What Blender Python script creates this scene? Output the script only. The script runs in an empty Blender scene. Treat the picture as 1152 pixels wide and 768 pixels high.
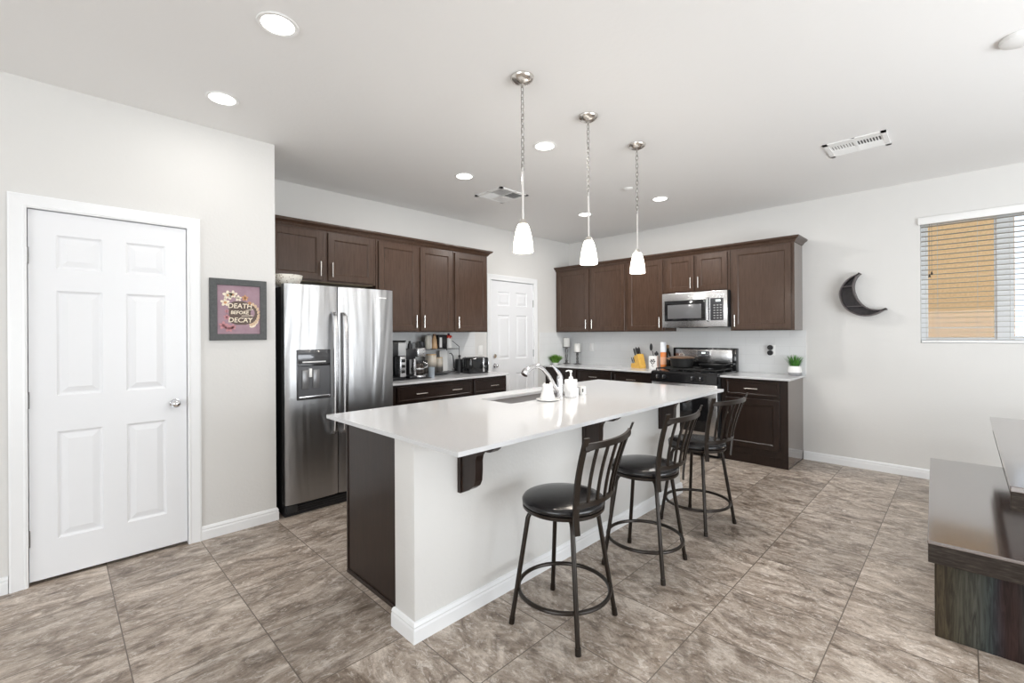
import bpy, bmesh, math, random
from mathutils import Vector, Matrix
random.seed(7)
PI = math.pi
SC = bpy.context.scene
COL = SC.collection

# ------------------------------------------------------------------ camera, world, light, exposure
cam_d = bpy.data.cameras.new('camera'); cam = bpy.data.objects.new('camera', cam_d); COL.objects.link(cam)
YAW, ROLL = 0.783, -0.0056
Rv = Vector((math.cos(YAW), math.sin(YAW), 0)); Fv = Vector((-math.sin(YAW), math.cos(YAW), 0)); Uv = Vector((0, 0, 1))
R2 = Rv * math.cos(ROLL) + Uv * math.sin(ROLL); U2 = -Rv * math.sin(ROLL) + Uv * math.cos(ROLL)
m = Matrix.Identity(4)
for i in range(3):
    m[i][0] = R2[i]; m[i][1] = U2[i]; m[i][2] = -Fv[i]
m.translation = Vector((4.3566, -5.6413, 1.3483))
cam.matrix_world = m
cam_d.sensor_width = 36.0; cam_d.lens = 512.065 / 1152 * 36.0
cam_d.shift_y = -8.163 / 1152
cam_d.clip_start = 0.05
SC.camera = cam

vs = SC.view_settings
vs.view_transform = 'Standard'; vs.look = 'None'; vs.gamma = 1.0; vs.use_curve_mapping = False
vs.exposure = 0.09
SC.cycles.max_bounces = 10; SC.cycles.diffuse_bounces = 6; SC.cycles.glossy_bounces = 5
SC.cycles.transmission_bounces = 8; SC.cycles.transparent_max_bounces = 12
SC.cycles.sample_clamp_indirect = 6.0
SC.cycles.use_denoising = True
SC.cycles.caustics_reflective = False; SC.cycles.caustics_refractive = False

w = bpy.data.worlds.new('sky'); SC.world = w; w.use_nodes = True
nt = w.node_tree; bg = nt.nodes['Background']
bg.inputs['Color'].default_value = (0.80, 0.90, 1.0, 1); bg.inputs['Strength'].default_value = 1.35

H = 2.743
def area_light(name, loc, direction, sx, sy, power, color=(1, 1, 1)):
    d = bpy.data.lights.new(name, 'AREA'); d.shape = 'RECTANGLE'; d.size = sx; d.size_y = sy; d.energy = power; d.color = color
    o = bpy.data.objects.new(name, d); COL.objects.link(o); o.location = loc
    o.rotation_euler = Vector(direction).to_track_quat('-Z', 'Y').to_euler()
    return o
# sliding door daylight, then an added rear fill; both tilted up for the ceiling
area_light('daylight_sliding_door', (7.35, -3.4, 1.15), (-1, 0.25, 0.95), 3.2, 2.1, 165, (0.95, 0.98, 1.0))
area_light('rear_fill_light', (4.9, -11.6, 1.25), (0, 1, 1.0), 4.2, 2.0, 225, (0.95, 0.98, 1.0))  # unseen fill added behind the camera to even out the room

# ------------------------------------------------------------------ helpers
class MB:
    def __init__(s): s.bm = bmesh.new()
    def _mark(s): s._n = len(s.bm.verts)
    def box(s, x0, x1, y0, y1, z0, z1, bev=0.0, seg=2):
        r = bmesh.ops.create_cube(s.bm, size=1.0)
        vs_ = r['verts']
        for v in vs_:
            v.co = Vector(((x0 + x1) / 2 + v.co.x * (x1 - x0), (y0 + y1) / 2 + v.co.y * (y1 - y0), (z0 + z1) / 2 + v.co.z * (z1 - z0)))
        if bev > 0:
            es = list({e for v in vs_ for e in v.link_edges})
            bmesh.ops.bevel(s.bm, geom=es, offset=bev, segments=seg, affect='EDGES', profile=0.5, clamp_overlap=True)
        return s
    def cyl(s, p0, p1, r0, r1=None, seg=16, caps=True):
        r1 = r0 if r1 is None else r1
        p0 = Vector(p0); p1 = Vector(p1); d = p1 - p0
        q = d.to_track_quat('Z', 'Y').to_matrix()
        a = []; b = []
        for i in range(seg):
            t = 2 * PI * i / seg; c = Vector((math.cos(t), math.sin(t), 0))
            a.append(s.bm.verts.new(p0 + q @ (c * r0))); b.append(s.bm.verts.new(p1 + q @ (c * r1)))
        for i in range(seg):
            j = (i + 1) % seg; s.bm.faces.new((a[i], a[j], b[j], b[i]))
        if caps: s.bm.faces.new(a[::-1]); s.bm.faces.new(b)
        return s
    def tube(s, pts, r, seg=10, closed=False, radii=None):
        pts = [Vector(p) for p in pts]; n = len(pts); rings = []
        prev = None
        for i, p in enumerate(pts):
            if closed: d = pts[(i + 1) % n] - pts[i - 1]
            else: d = pts[min(i + 1, n - 1)] - pts[max(i - 1, 0)]
            d.normalize()
            if prev is None:
                up = Vector((0, 0, 1)) if abs(d.z) < .9 else Vector((1, 0, 0))
                nrm = d.cross(up).normalized()
            else:
                nrm = (prev - d * prev.dot(d)).normalized()
            prev = nrm; bn = d.cross(nrm)
            rr = radii[i] if radii else r
            rings.append([s.bm.verts.new(p + (nrm * math.cos(2 * PI * k / seg) + bn * math.sin(2 * PI * k / seg)) * rr) for k in range(seg)])
        for i in range(n if closed else n - 1):
            A = rings[i]; B = rings[(i + 1) % n]
            for k in range(seg):
                l = (k + 1) % seg; s.bm.faces.new((A[k], A[l], B[l], B[k]))
        if not closed: s.bm.faces.new(rings[0][::-1]); s.bm.faces.new(rings[-1])
        return s
    def lathe(s, prof, c=(0, 0, 0), seg=32, sx=1.0, sy=1.0, flute=0, famp=0.0):
        rings = []
        for (r, z) in prof:
            if r < 1e-6: rings.append([s.bm.verts.new((c[0], c[1], c[2] + z))])
            else:
                ring = []
                for k in range(seg):
                    t = 2 * PI * k / seg; rr = r * (1 + famp * math.cos(flute * t))
                    ring.append(s.bm.verts.new((c[0] + rr * math.cos(t) * sx, c[1] + rr * math.sin(t) * sy, c[2] + z)))
                rings.append(ring)
        for A, B in zip(rings, rings[1:]):
            for k in range(seg):
                l = (k + 1) % seg
                if len(A) == 1 and len(B) == 1: continue
                if len(A) == 1: s.bm.faces.new((A[0], B[l], B[k]))
                elif len(B) == 1: s.bm.faces.new((A[k], A[l], B[0]))
                else: s.bm.faces.new((A[k], A[l], B[l], B[k]))
        return s
    def prism(s, pts, a, b, axis='y'):
        """polygon pts in the two other axes, extruded from a to b along axis"""
        def mk(p, t):
            if axis == 'y': return (p[0], t, p[1])
            if axis == 'x': return (t, p[0], p[1])
            return (p[0], p[1], t)
        A = [s.bm.verts.new(mk(p, a)) for p in pts]; B = [s.bm.verts.new(mk(p, b)) for p in pts]
        n = len(pts)
        for i in range(n):
            j = (i + 1) % n; s.bm.faces.new((A[i], A[j], B[j], B[i]))
        s.bm.faces.new(A[::-1]); s.bm.faces.new(B)
        return s
    def rings(s, x0, x1, z0, z1, loops, cap=True):
        """rectangular ring stack in the xz plane; loops = (inset, y)"""
        prev = None
        for (ins, y) in loops:
            r = [s.bm.verts.new(p) for p in ((x0 + ins, y, z0 + ins), (x1 - ins, y, z0 + ins), (x1 - ins, y, z1 - ins), (x0 + ins, y, z1 - ins))]
            if prev:
                for k in range(4):
                    l = (k + 1) % 4; s.bm.faces.new((prev[k], prev[l], r[l], r[k]))
            prev = r
        if cap: s.bm.faces.new(prev)
        return s
    def sweep(s, prof, path, closed=False):
        """profile (out, z) swept with mitred corners along a horizontal path (x, y); out is to the right of travel"""
        n = len(path); rows = []
        P = [Vector((p[0], p[1])) for p in path]
        for i in range(n):
            ns = []
            if i > 0 or closed:
                d = (P[i] - P[i - 1]).normalized(); ns.append(Vector((d.y, -d.x)))
            if i < n - 1 or closed:
                d = (P[(i + 1) % n] - P[i]).normalized(); ns.append(Vector((d.y, -d.x)))
            nn = sum(ns, Vector((0, 0))).normalized(); k = 1.0 / max(0.3, nn.dot(ns[0]))
            rows.append([s.bm.verts.new((P[i].x + nn.x * o * k, P[i].y + nn.y * o * k, z)) for (o, z) in prof])
        m_ = len(prof)
        for i in range(n if closed else n - 1):
            A = rows[i]; B = rows[(i + 1) % n]
            for j in range(m_):
                l = (j + 1) % m_; s.bm.faces.new((A[j], B[j], B[l], A[l]))
        if not closed: s.bm.faces.new(rows[0]); s.bm.faces.new(rows[-1][::-1])
        return s
    def sphere(s, c, r, sx=1, sy=1, sz=1, seg=16):
        rr = bmesh.ops.create_uvsphere(s.bm, u_segments=seg, v_segments=max(6, seg // 2), radius=r)
        for v in rr['verts']: v.co = Vector((c[0] + v.co.x * sx, c[1] + v.co.y * sy, c[2] + v.co.z * sz))
        return s
    def xf(s, M):
        for v in s.bm.verts: v.co = M @ v.co
        return s
    def build(s, name, mat, parent=None, loc=(0, 0, 0), rz=0.0, smooth=True, ang=35, label=None):
        bmesh.ops.recalc_face_normals(s.bm, faces=s.bm.faces[:])
        me = bpy.data.meshes.new(name); s.bm.to_mesh(me); s.bm.free()
        if smooth:
            for p in me.polygons: p.use_smooth = True
            me.set_sharp_from_angle(angle=math.radians(ang))
        me.materials.append(mat)
        o = bpy.data.objects.new(name, me); COL.objects.link(o)
        o.parent = parent; o.location = loc; o.rotation_euler = (0, 0, rz)
        if label: o['label'] = label
        return o

def thing(name, label, cat, loc=(0, 0, 0), rz=0.0, group=None):
    o = bpy.data.objects.new(name, None); COL.objects.link(o); o.empty_display_size = .1
    o.location = loc; o.rotation_euler = (0, 0, rz); o['label'] = label; o['category'] = cat
    if group: o['group'] = group
    return o
def tag(o, label, cat, group=None):
    o['label'] = label; o['category'] = cat
    if group: o['group'] = group
    return o
def struct(o, label=None):
    o['kind'] = 'structure'
    return o
def dup(root, loc, rz=None, label=None):
    r = root.copy(); COL.objects.link(r); r.location = loc
    if rz is not None: r.rotation_euler = (0, 0, rz)
    if label: r['label'] = label
    for ch in list(root.children):
        c = ch.copy(); COL.objects.link(c); c.parent = r
        for g in ch.children:
            d = g.copy(); COL.objects.link(d); d.parent = c
    return r
def text_mesh(name, body, size, mat, parent, loc, rot=(PI / 2, 0, 0), extrude=0.0006, align='CENTER', shear=0, label=None, bold=0.0):
    cu = bpy.data.curves.new(name, 'FONT'); cu.body = body; cu.size = size; cu.align_x = align; cu.align_y = 'CENTER'
    cu.extrude = extrude; cu.shear = shear; cu.offset = bold; cu.resolution_u = 3
    t = bpy.data.objects.new(name, cu); COL.objects.link(t)
    dg = bpy.context.evaluated_depsgraph_get(); dg.update()
    me = bpy.data.meshes.new_from_object(t.evaluated_get(dg))
    bpy.data.objects.remove(t); me.materials.clear(); me.materials.append(mat)
    o = bpy.data.objects.new(name, me); COL.objects.link(o); o.parent = parent; o.location = loc; o.rotation_euler = rot
    if label: o['label'] = label
    return o

# ------------------------------------------------------------------ materials
def mat(name, col, rough=0.5, metal=0.0, spec=0.5, emit=None, estr=0.0, trans=0.0, ior=1.45, alpha=1.0, coat=0.0, aniso=0.0):
    M_ = bpy.data.materials.new(name); M_.use_nodes = True
    b = M_.node_tree.nodes['Principled BSDF']
    b.inputs['Base Color'].default_value = (*col, 1); b.inputs['Roughness'].default_value = rough
    b.inputs['Metallic'].default_value = metal; b.inputs['Specular IOR Level'].default_value = spec
    b.inputs['IOR'].default_value = ior; b.inputs['Transmission Weight'].default_value = trans
    b.inputs['Coat Weight'].default_value = coat; b.inputs['Coat Roughness'].default_value = 0.1
    b.inputs['Alpha'].default_value = alpha
    if emit: b.inputs['Emission Color'].default_value = (*emit, 1); b.inputs['Emission Strength'].default_value = estr
    return M_
def nodes(M_): return M_.node_tree.nodes, M_.node_tree.links, M_.node_tree.nodes['Principled BSDF']
def coords(M_, scale=(1, 1, 1), rot=(0, 0, 0), kind='Object', obj=None):
    N, L, b = nodes(M_)
    tc = N.new('ShaderNodeTexCoord'); mp = N.new('ShaderNodeMapping')
    mp.inputs['Scale'].default_value = scale; mp.inputs['Rotation'].default_value = rot
    L.new(tc.outputs[kind], mp.inputs['Vector']); return mp.outputs['Vector']
def noise(M_, vec, scale=5, detail=6, rough=.55, dist=0.0):
    N, L, b = nodes(M_); n = N.new('ShaderNodeTexNoise')
    n.inputs['Scale'].default_value = scale; n.inputs['Detail'].default_value = detail
    n.inputs['Roughness'].default_value = rough; n.inputs['Distortion'].default_value = dist
    L.new(vec, n.inputs['Vector']); return n.outputs['Fac']
def ramp(M_, fac, stops):
    N, L, b = nodes(M_); r = N.new('ShaderNodeValToRGB'); e = r.color_ramp.elements
    while len(e) < len(stops): e.new(0.5)
    for el, (p, c) in zip(e, stops): el.position = p; el.color = (*c, 1)
    L.new(fac, r.inputs['Fac']); return r.outputs['Color']
def bump(M_, h, strength=.1, dist=.01):
    N, L, b = nodes(M_); n = N.new('ShaderNodeBump'); n.inputs['Strength'].default_value = strength
    n.inputs['Distance'].default_value = dist; L.new(h, n.inputs['Height']); L.new(n.outputs['Normal'], b.inputs['Normal'])
def set_col(M_, out): N, L, b = nodes(M_); L.new(out, b.inputs['Base Color'])

M_wall = mat('painted_wall', (.69, .682, .665), .62, spec=.3)
bump(M_wall, noise(M_wall, coords(M_wall), 55, 3, .5), .22, .004)
M_ceil = mat('painted_ceiling', (.86, .856, .848), .7, spec=.2)
bump(M_ceil, noise(M_ceil, coords(M_ceil), 38, 3, .5), .18, .004)
M_trim = mat('white_trim', (.83, .84, .85), .32, spec=.5)
M_door = mat('white_door', (.80, .81, .83), .34, spec=.5)
M_dark = mat('dark_gap', (.01, .01, .01), .8)
M_white = mat('white_plastic', (.85, .85, .84), .35)
M_chrome = mat('chrome', (.82, .82, .84), .07, 1.0)
M_nickel = mat('brushed_nickel', (.72, .69, .65), .25, 1.0)
M_hinge = mat('hinge_steel', (.30, .30, .30), .35, .9)
M_quartz = mat('white_quartz', (.77, .775, .785), .10, spec=.5)
def f_quartz():
    v = coords(M_quartz); c = ramp(M_quartz, noise(M_quartz, v, 160, 2, .6), [(0, (.60, .60, .61)), (.42, (.64, .645, .655)), (1, (.66, .665, .675))]); set_col(M_quartz, c)
f_quartz()
def wood(name, dark, mid, light, rough=.34, sc=(9, 9, .9), spec=.5, coat=.0):
    M_ = mat(name, mid, rough, spec=spec, coat=coat)
    v = coords(M_, sc); n = noise(M_, v, 6, 8, .62, .6)
    set_col(M_, ramp(M_, n, [(.25, dark), (.5, mid), (.8, light)])); bump(M_, n, .06, .002)
    return M_
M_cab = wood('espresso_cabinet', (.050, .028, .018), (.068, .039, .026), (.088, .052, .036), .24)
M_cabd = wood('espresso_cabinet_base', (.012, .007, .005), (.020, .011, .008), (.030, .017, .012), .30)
M_side = mat('glossy_side_veneer', (.10, .07, .055), .10, spec=.7, coat=.6)
M_shadowwood = mat('unlit_interior', (.02, .013, .01), .5)
M_maple = wood('pale_cabinet_underside', (.50, .36, .22), (.56, .42, .27), (.62, .47, .31), .5)

def stainless(name, c=.60, r=.24, wave=.35):
    M_ = mat(name, (c, c, c * 1.01), r, 1.0)
    v = coords(M_, (1, 1, .10)); n = noise(M_, v, 7, 2, .5, .4)
    N, L, b = nodes(M_)
    v2 = coords(M_, (3, 3, 300)); n2 = noise(M_, v2, 4, 2, .5)
    ad = N.new('ShaderNodeMath'); ad.operation = 'MULTIPLY_ADD'; L.new(n2, ad.inputs[0]); ad.inputs[1].default_value = .02; L.new(n, ad.inputs[2])
    bump(M_, ad.outputs[0], wave, .03)
    return M_
M_steel = stainless('stainless_steel', .43, .30, .8)
M_steel2 = stainless('stainless_panel', .62, .26, .10)
M_dsteel = mat('dark_steel_side', (.035, .036, .038), .45, .3)
M_handle = mat('steel_handle', (.50, .50, .51), .25, 1.0)
M_blackgloss = mat('black_gloss', (.010, .010, .011), .08, spec=.6)
M_blackplastic = mat('black_plastic', (.018, .018, .02), .35)
M_castiron = mat('cast_iron', (.015, .015, .015), .55)
M_bronze = mat('bronze_metal', (.020, .014, .010), .30, .30)
M_leather = mat('black_leather', (.012, .011, .012), .22, spec=.6)
bump(M_leather, noise(M_leather, coords(M_leather), 120, 3, .5), .10, .002)
M_glass = mat('clear_glass', (1, 1, 1), .02, trans=1.0, ior=1.45)
M_windowglass = mat('window_glass', (1, 1, 1), .0, trans=1.0, ior=1.01)
def thin_glass(M_):
    N, L, b = nodes(M_); t = N.new('ShaderNodeBsdfTransparent'); g = N.new('ShaderNodeBsdfGlossy'); g.inputs['Roughness'].default_value = 0.02
    mx = N.new('ShaderNodeMixShader'); mx.inputs[0].default_value = .01
    L.new(t.outputs[0], mx.inputs[1]); L.new(g.outputs[0], mx.inputs[2])
    L.new(mx.outputs[0], N['Material Output'].inputs['Surface'])
thin_glass(M_windowglass)
M_green = mat('grass_green', (.10, .27, .03), .5)
set_col(M_green, ramp(M_green, noise(M_green, coords(M_green), 30, 2), [(.3, (.06, .20, .02)), (.7, (.22, .42, .06))]))
M_greend = mat('plant_green', (.05, .20, .03), .5)
set_col(M_greend, ramp(M_greend, noise(M_greend, coords(M_greend), 35, 2), [(.3, (.02, .10, .015)), (.7, (.12, .36, .05))]))
M_ceramic = mat('white_ceramic', (.82, .82, .81), .22)
M_grey = mat('grey_ceramic', (.32, .32, .33), .5)
M_wax = mat('white_wax', (.86, .85, .82), .5)

# splash tile
M_splash = mat('pale_splash_tile', (.66, .67, .68), .16)
def f_splash():
    N, L, b = nodes(M_splash)
    tc = N.new('ShaderNodeTexCoord'); sp = N.new('ShaderNodeSeparateXYZ'); L.new(tc.outputs['Object'], sp.inputs[0])
    cb = N.new('ShaderNodeCombineXYZ'); ad = N.new('ShaderNodeMath'); ad.operation = 'ADD'
    L.new(sp.outputs['X'], ad.inputs[0]); L.new(sp.outputs['Y'], ad.inputs[1]); L.new(ad.outputs[0], cb.inputs['X']); L.new(sp.outputs['Z'], cb.inputs['Y'])
    br = N.new('ShaderNodeTexBrick'); L.new(cb.outputs[0], br.inputs['Vector'])
    br.inputs['Scale'].default_value = 1; br.inputs['Brick Width'].default_value = .30; br.inputs['Row Height'].default_value = .10
    br.inputs['Mortar Size'].default_value = .0018; br.inputs['Mortar Smooth'].default_value = .1
    br.inputs['Color1'].default_value = (.73, .74, .745, 1); br.inputs['Color2'].default_value = (.75, .76, .765, 1); br.inputs['Mortar'].default_value = (.68, .685, .69, 1)
    L.new(br.outputs['Color'], b.inputs['Base Color']); 
f_splash()

# floor tile
M_floor = mat('stone_look_floor_tile', (.3, .26, .22), .33, spec=.45)
def f_floor():
    N, L, b = nodes(M_floor)
    def math_(op, a, c=None, cc=None):
        n = N.new('ShaderNodeMath'); n.operation = op
        for i, v in enumerate((a, c, cc)):
            if v is None: continue
            if isinstance(v, (int, float)): n.inputs[i].default_value = v
            else: L.new(v, n.inputs[i])
        return n.outputs[0]
    tc = N.new('ShaderNodeTexCoord'); sp = N.new('ShaderNodeSeparateXYZ'); L.new(tc.outputs['Object'], sp.inputs[0])
    u = math_('DIVIDE', math_('SUBTRACT', sp.outputs['X'], 3.48 - .455 * 40), .455)
    v = math_('DIVIDE', math_('SUBTRACT', sp.outputs['Y'], -4.967 - .463 * 40), .463)
    iu = math_('FLOOR', u); iv = math_('FLOOR', v); fu = math_('FRACT', u); fv = math_('FRACT', v)
    cid = N.new('ShaderNodeCombineXYZ'); L.new(iu, cid.inputs[0]); L.new(iv, cid.inputs[1])
    wn = N.new('ShaderNodeTexWhiteNoise'); wn.noise_dimensions = '2D'; L.new(cid.outputs[0], wn.inputs['Vector'])
    # streak direction: along y on the pantry side, along x on the dining side
    side = math_('LESS_THAN', iu, 37.5)
    inv = math_('SUBTRACT', 1.0, side)
    a = math_('ADD', math_('MULTIPLY', sp.outputs['X'], inv), math_('MULTIPLY', sp.outputs['Y'], side))   # along
    c = math_('ADD', math_('MULTIPLY', sp.outputs['Y'], inv), math_('MULTIPLY', sp.outputs['X'], side))   # across
    vec = N.new('ShaderNodeCombineXYZ'); L.new(math_('MULTIPLY', a, math_('ADD', .42, math_('MULTIPLY', inv, .14))), vec.inputs[0]); L.new(c, vec.inputs[1])
    sc_ = N.new('ShaderNodeVectorMath'); sc_.operation = 'SCALE'; L.new(wn.outputs['Color'], sc_.inputs[0]); sc_.inputs['Scale'].default_value = 9
    off = N.new('ShaderNodeVectorMath'); off.operation = 'ADD'; L.new(vec.outputs[0], off.inputs[0]); L.new(sc_.outputs[0], off.inputs[1])
    n1 = noise(M_floor, off.outputs[0], 6.5, 10, .70, 1.6)
    n2 = noise(M_floor, off.outputs[0], 20, 10, .75, 2.6)
    base = ramp(M_floor, n1, [(.30, (.130, .095, .070)), (.44, (.285, .230, .185)), (.55, (.43, .365, .308)), (.70, (.66, .59, .52))])
    vein = ramp(M_floor, n2, [(.54, (0, 0, 0)), (.59, (1, 1, 1))])
    mx = N.new('ShaderNodeMixRGB'); mx.inputs[2].default_value = (.66, .61, .56, 1)
    L.new(math_('MULTIPLY', vein, .6), mx.inputs[0]); L.new(base, mx.inputs[1])
    dk = ramp(M_floor, noise(M_floor, off.outputs[0], 9, 8, .7, 1.2), [(.36, (.42, .39, .37)), (.50, (1, 1, 1))])
    m2 = N.new('ShaderNodeMixRGB'); m2.blend_type = 'MULTIPLY'; m2.inputs[0].default_value = .8; L.new(mx.outputs[0], m2.inputs[1]); L.new(dk, m2.inputs[2])
    n3 = noise(M_floor, off.outputs[0], 75, 7, .85, 1.2)
    fine = ramp(M_floor, n3, [(.38, (.50, .47, .45)), (.47, (1, 1, 1)), (.58, (1.0, 1.0, 1.0)), (.66, (1.5, 1.5, 1.5))])
    m2b = N.new('ShaderNodeMixRGB'); m2b.blend_type = 'MULTIPLY'; m2b.inputs[0].default_value = .9; L.new(m2.outputs[0], m2b.inputs[1]); L.new(fine, m2b.inputs[2]); m2 = m2b
    # per tile tone
    tone = math_('ADD', math_('MULTIPLY', wn.outputs['Value'], .30), .92)
    m3 = N.new('ShaderNodeVectorMath'); m3.operation = 'SCALE'; L.new(m2.outputs[0], m3.inputs[0]); L.new(tone, m3.inputs['Scale'])
    # grout
    eu = math_('MINIMUM', fu, math_('SUBTRACT', 1, fu)); ev = math_('MINIMUM', fv, math_('SUBTRACT', 1, fv))
    e = math_('MINIMUM', eu, ev); g = math_('LESS_THAN', e, .0048)
    m4 = N.new('ShaderNodeMixRGB'); L.new(g, m4.inputs[0]); L.new(m3.outputs[0], m4.inputs[1]); m4.inputs[2].default_value = (.13, .105, .085, 1)
    L.new(m4.outputs[0], b.inputs['Base Color'])
    hh = math_('SUBTRACT', math_('MULTIPLY', n2, .25), g)
    bump(M_floor, hh, .25, .003)
    rg = math_('ADD', math_('MULTIPLY', n1, .22), .22); L.new(rg, b.inputs['Roughness'])
f_floor()

# ------------------------------------------------------------------ room shell
def wall(name, boxes, m=None):
    b = MB()
    for bx in boxes: b.box(*bx)
    return struct(b.build(name, m or M_wall, smooth=False))
YS = -11.4; XE = 7.2
struct(MB().box(-.2, XE + .2, YS - .2, .2, -.12, 0).build('floor', M_floor, smooth=False))
struct(MB().box(-.2, XE + .2, YS - .2, .2, H, H + .12).build('ceiling', M_ceil, smooth=False))
# pantry wall (x = .776) with door opening y -5.746..-5.03
PX = .776; DY0, DY1, DZ = -5.748, -5.031, 2.048
wall('wall_pantry', [(PX - .115, PX, YS, DY0, 0, H), (PX - .115, PX, DY0, DY1, DZ, H), (PX - .115, PX, DY1, -4.50, 0, H)])
wall('wall_pantry_return', [(0, PX - .115, -4.615, -4.50, 0, H)])
# kitchen left wall x = 0 with back door opening
BY0, BY1, BZ = -1.655, -.825, 2.062
wall('wall_kitchen_left', [(-.12, 0, YS, BY0, 0, H), (-.12, 0, BY0, BY1, BZ, H), (-.12, 0, BY1, .15, 0, H)])
# far wall y = 0 with window opening
WX0, WX1, WZ0, WZ1 = 4.066, 5.26, 1.247, 2.385
wall('wall_far', [(-.12, WX0, 0, .15, 0, H), (WX1, XE, 0, .15, 0, H), (WX0, WX1, 0, .15, 0, WZ0), (WX0, WX1, 0, .15, WZ1, H)])
wall('wall_right', [(XE, XE + .12, -1.7, .15, 0, H), (XE, XE + .12, YS, -5.1, 0, H), (XE, XE + .12, -5.1, -1.7, 2.25, H)])
wall('wall_rear', [(-.12, 2.8, YS - .12, YS, 0, H), (7.0, XE + .12, YS - .12, YS, 0, H), (2.8, 7.0, YS - .12, YS, 2.3, H), (2.8, 7.0, YS - .12, YS, 0, .2)])  # opening added for the rear fill light

# baseboards
BP = [(0, 0), (.0135, 0), (.0135, .056), (.0105, .066), (.0125, .073), (.007, .086), (0, .09)]
def baseboard(name, path):
    return struct(MB().sweep(BP, path).build(name, M_trim, smooth=False))
baseboard('baseboard_pantry', [(PX, -4.968), (PX, -4.50), (PX - .1, -4.50)])
baseboard('baseboard_left', [(PX, YS), (PX, -5.819)])
baseboard('baseboard_far', [(3.132, 0), (XE, 0)])
baseboard('baseboard_corner', [(0, -.765), (0, -.61)])
baseboard('baseboard_right', [(XE, 0), (XE, -1.7)])

# door casings
CP = [(0, 0), (0, .012), (.010, .016), (.018, .012), (.050, .017), (.062, .019), (.071, .015), (.071, 0)]
def casing(name, plane_x, y0, y1, z1):
    """picture-frame casing round an opening in a wall facing +x; profile (distance from opening, out)"""
    b = MB(); rows = []
    pts = [(y0, 0, -1, 0), (y0, z1, -1, 1), (y1, z1, 1, 1), (y1, 0, 1, 0)]
    for (y, z, sy, sz) in pts:
        rows.append([b.bm.verts.new((plane_x + o, y + sy * d, z + sz * d)) for (d, o) in CP])
    for A, B in zip(rows, rows[1:]):
        for j in range(len(CP)):
            l = (j + 1) % len(CP); b.bm.faces.new((A[j], A[l], B[l], B[j]))
    b.bm.faces.new(rows[0]); b.bm.faces.new(rows[-1][::-1])
    # jambs
    b.box(plane_x - .115, plane_x + .001, y0 - .012, y0, 0, z1 + .012); b.box(plane_x - .115, plane_x + .001, y1, y1 + .012, 0, z1 + .012)
    b.box(plane_x - .115, plane_x + .001, y0, y1, z1, z1 + .012)
    return struct(b.build(name, M_trim, smooth=False))
casing('trim_1', PX, DY0 + .003, DY1 - .003, DZ - .003)
casing('trim_2', 0, BY0 + .003, BY1 - .003, BZ - .003)

def six_panel_door(name, W, Hh, panels, zlo=.020):
    """door slab in local xz, front at y=0 facing -y, x from 0 to W; panels = list of (x0,x1,z0,z1)"""
    b = MB(); xs = sorted({0, W} | {p[0] for p in panels} | {p[1] for p in panels}); zs = sorted({zlo, Hh} | {p[2] for p in panels} | {p[3] for p in panels})
    for i in range(len(xs) - 1):
        for j in range(len(zs) - 1):
            cx, cz = (xs[i] + xs[i + 1]) / 2, (zs[j] + zs[j + 1]) / 2
            if any(p[0] < cx < p[1] and p[2] < cz < p[3] for p in panels): continue
            q = [(xs[i], 0, zs[j]), (xs[i + 1], 0, zs[j]), (xs[i + 1], 0, zs[j + 1]), (xs[i], 0, zs[j + 1])]
            b.bm.faces.new([b.bm.verts.new(c) for c in q])
    for (x0, x1, z0, z1) in panels:
        b.rings(x0, x1, z0, z1, [(0, 0), (.010, .009), (.016, .010), (.046, .002), (.048, .002)])
    b.bm.faces.new([b.bm.verts.new(c) for c in ((0, .035, zlo), (W, .035, zlo), (W, .035, Hh), (0, .035, Hh))])
    for (p, q) in (((0, zlo), (W, zlo)), ((W, zlo), (W, Hh)), ((W, Hh), (0, Hh)), ((0, Hh), (0, zlo))):
        b.bm.faces.new([b.bm.verts.new(c) for c in ((p[0], 0, p[1]), (q[0], 0, q[1]), (q[0], .035, q[1]), (p[0], .035, p[1]))])
    bmesh.ops.remove_doubles(b.bm, verts=b.bm.verts[:], dist=1e-5)
    return b
# pantry door: local x -> world y
W1 = DY1 - DY0 - .012
def pan(W, k=1.0, zs=((.225, .82), (1.02, 1.605), (1.727, 1.915))):
    out = []
    for (a, c) in ((.108 * W / .705, .300 * W / .705), (.405 * W / .705, .597 * W / .705)):
        for (z0, z1) in zs: out.append((a, c, z0, z1))
    return out
d1 = struct(six_panel_door('door_1', W1, 2.041, pan(W1)).build('door_1', M_door, None, (PX - .006, DY0 + .006, 0), PI / 2, smooth=False))
def knob_b(x, z):
    return MB().cyl((x, 0, z), (x, -.008, z), .028, seg=24).cyl((x, -.008, z), (x, -.03, z), .010).sphere((x, -.045, z), .026, sy=.85, seg=20)
knob_b(W1 - .062, .92).build('door_knob', M_chrome, d1, label='chrome round door knob')
for hz in (.255, 1.005, 1.79):
    MB().cyl((-.004, -.004, hz - .045), (-.004, -.004, hz + .045), .0065, seg=10).box(-.010, .004, -.003, .002, hz - .045, hz + .045).build('hinge', M_hinge, d1)
MB().box(W1 + .001, W1 + .007, -.002, .010, .90, .955).build('latch_plate', M_nickel, d1)
W2 = BY1 - BY0 - .012
d2 = struct(six_panel_door('door_2', W2, 2.052, pan(W2)).build('door_2', M_door, None, (-.006, BY0 + .006, 0), PI / 2, smooth=False))
knob_b(.062, .94).build('door_knob', M_chrome, d2, label='chrome round door knob')
MB().cyl((.062, 0, 1.065), (.062, -.014, 1.065), .027, seg=24).box(.050, .074, -.026, -.014, 1.061, 1.069).build('deadbolt', M_chrome, d2)
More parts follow.
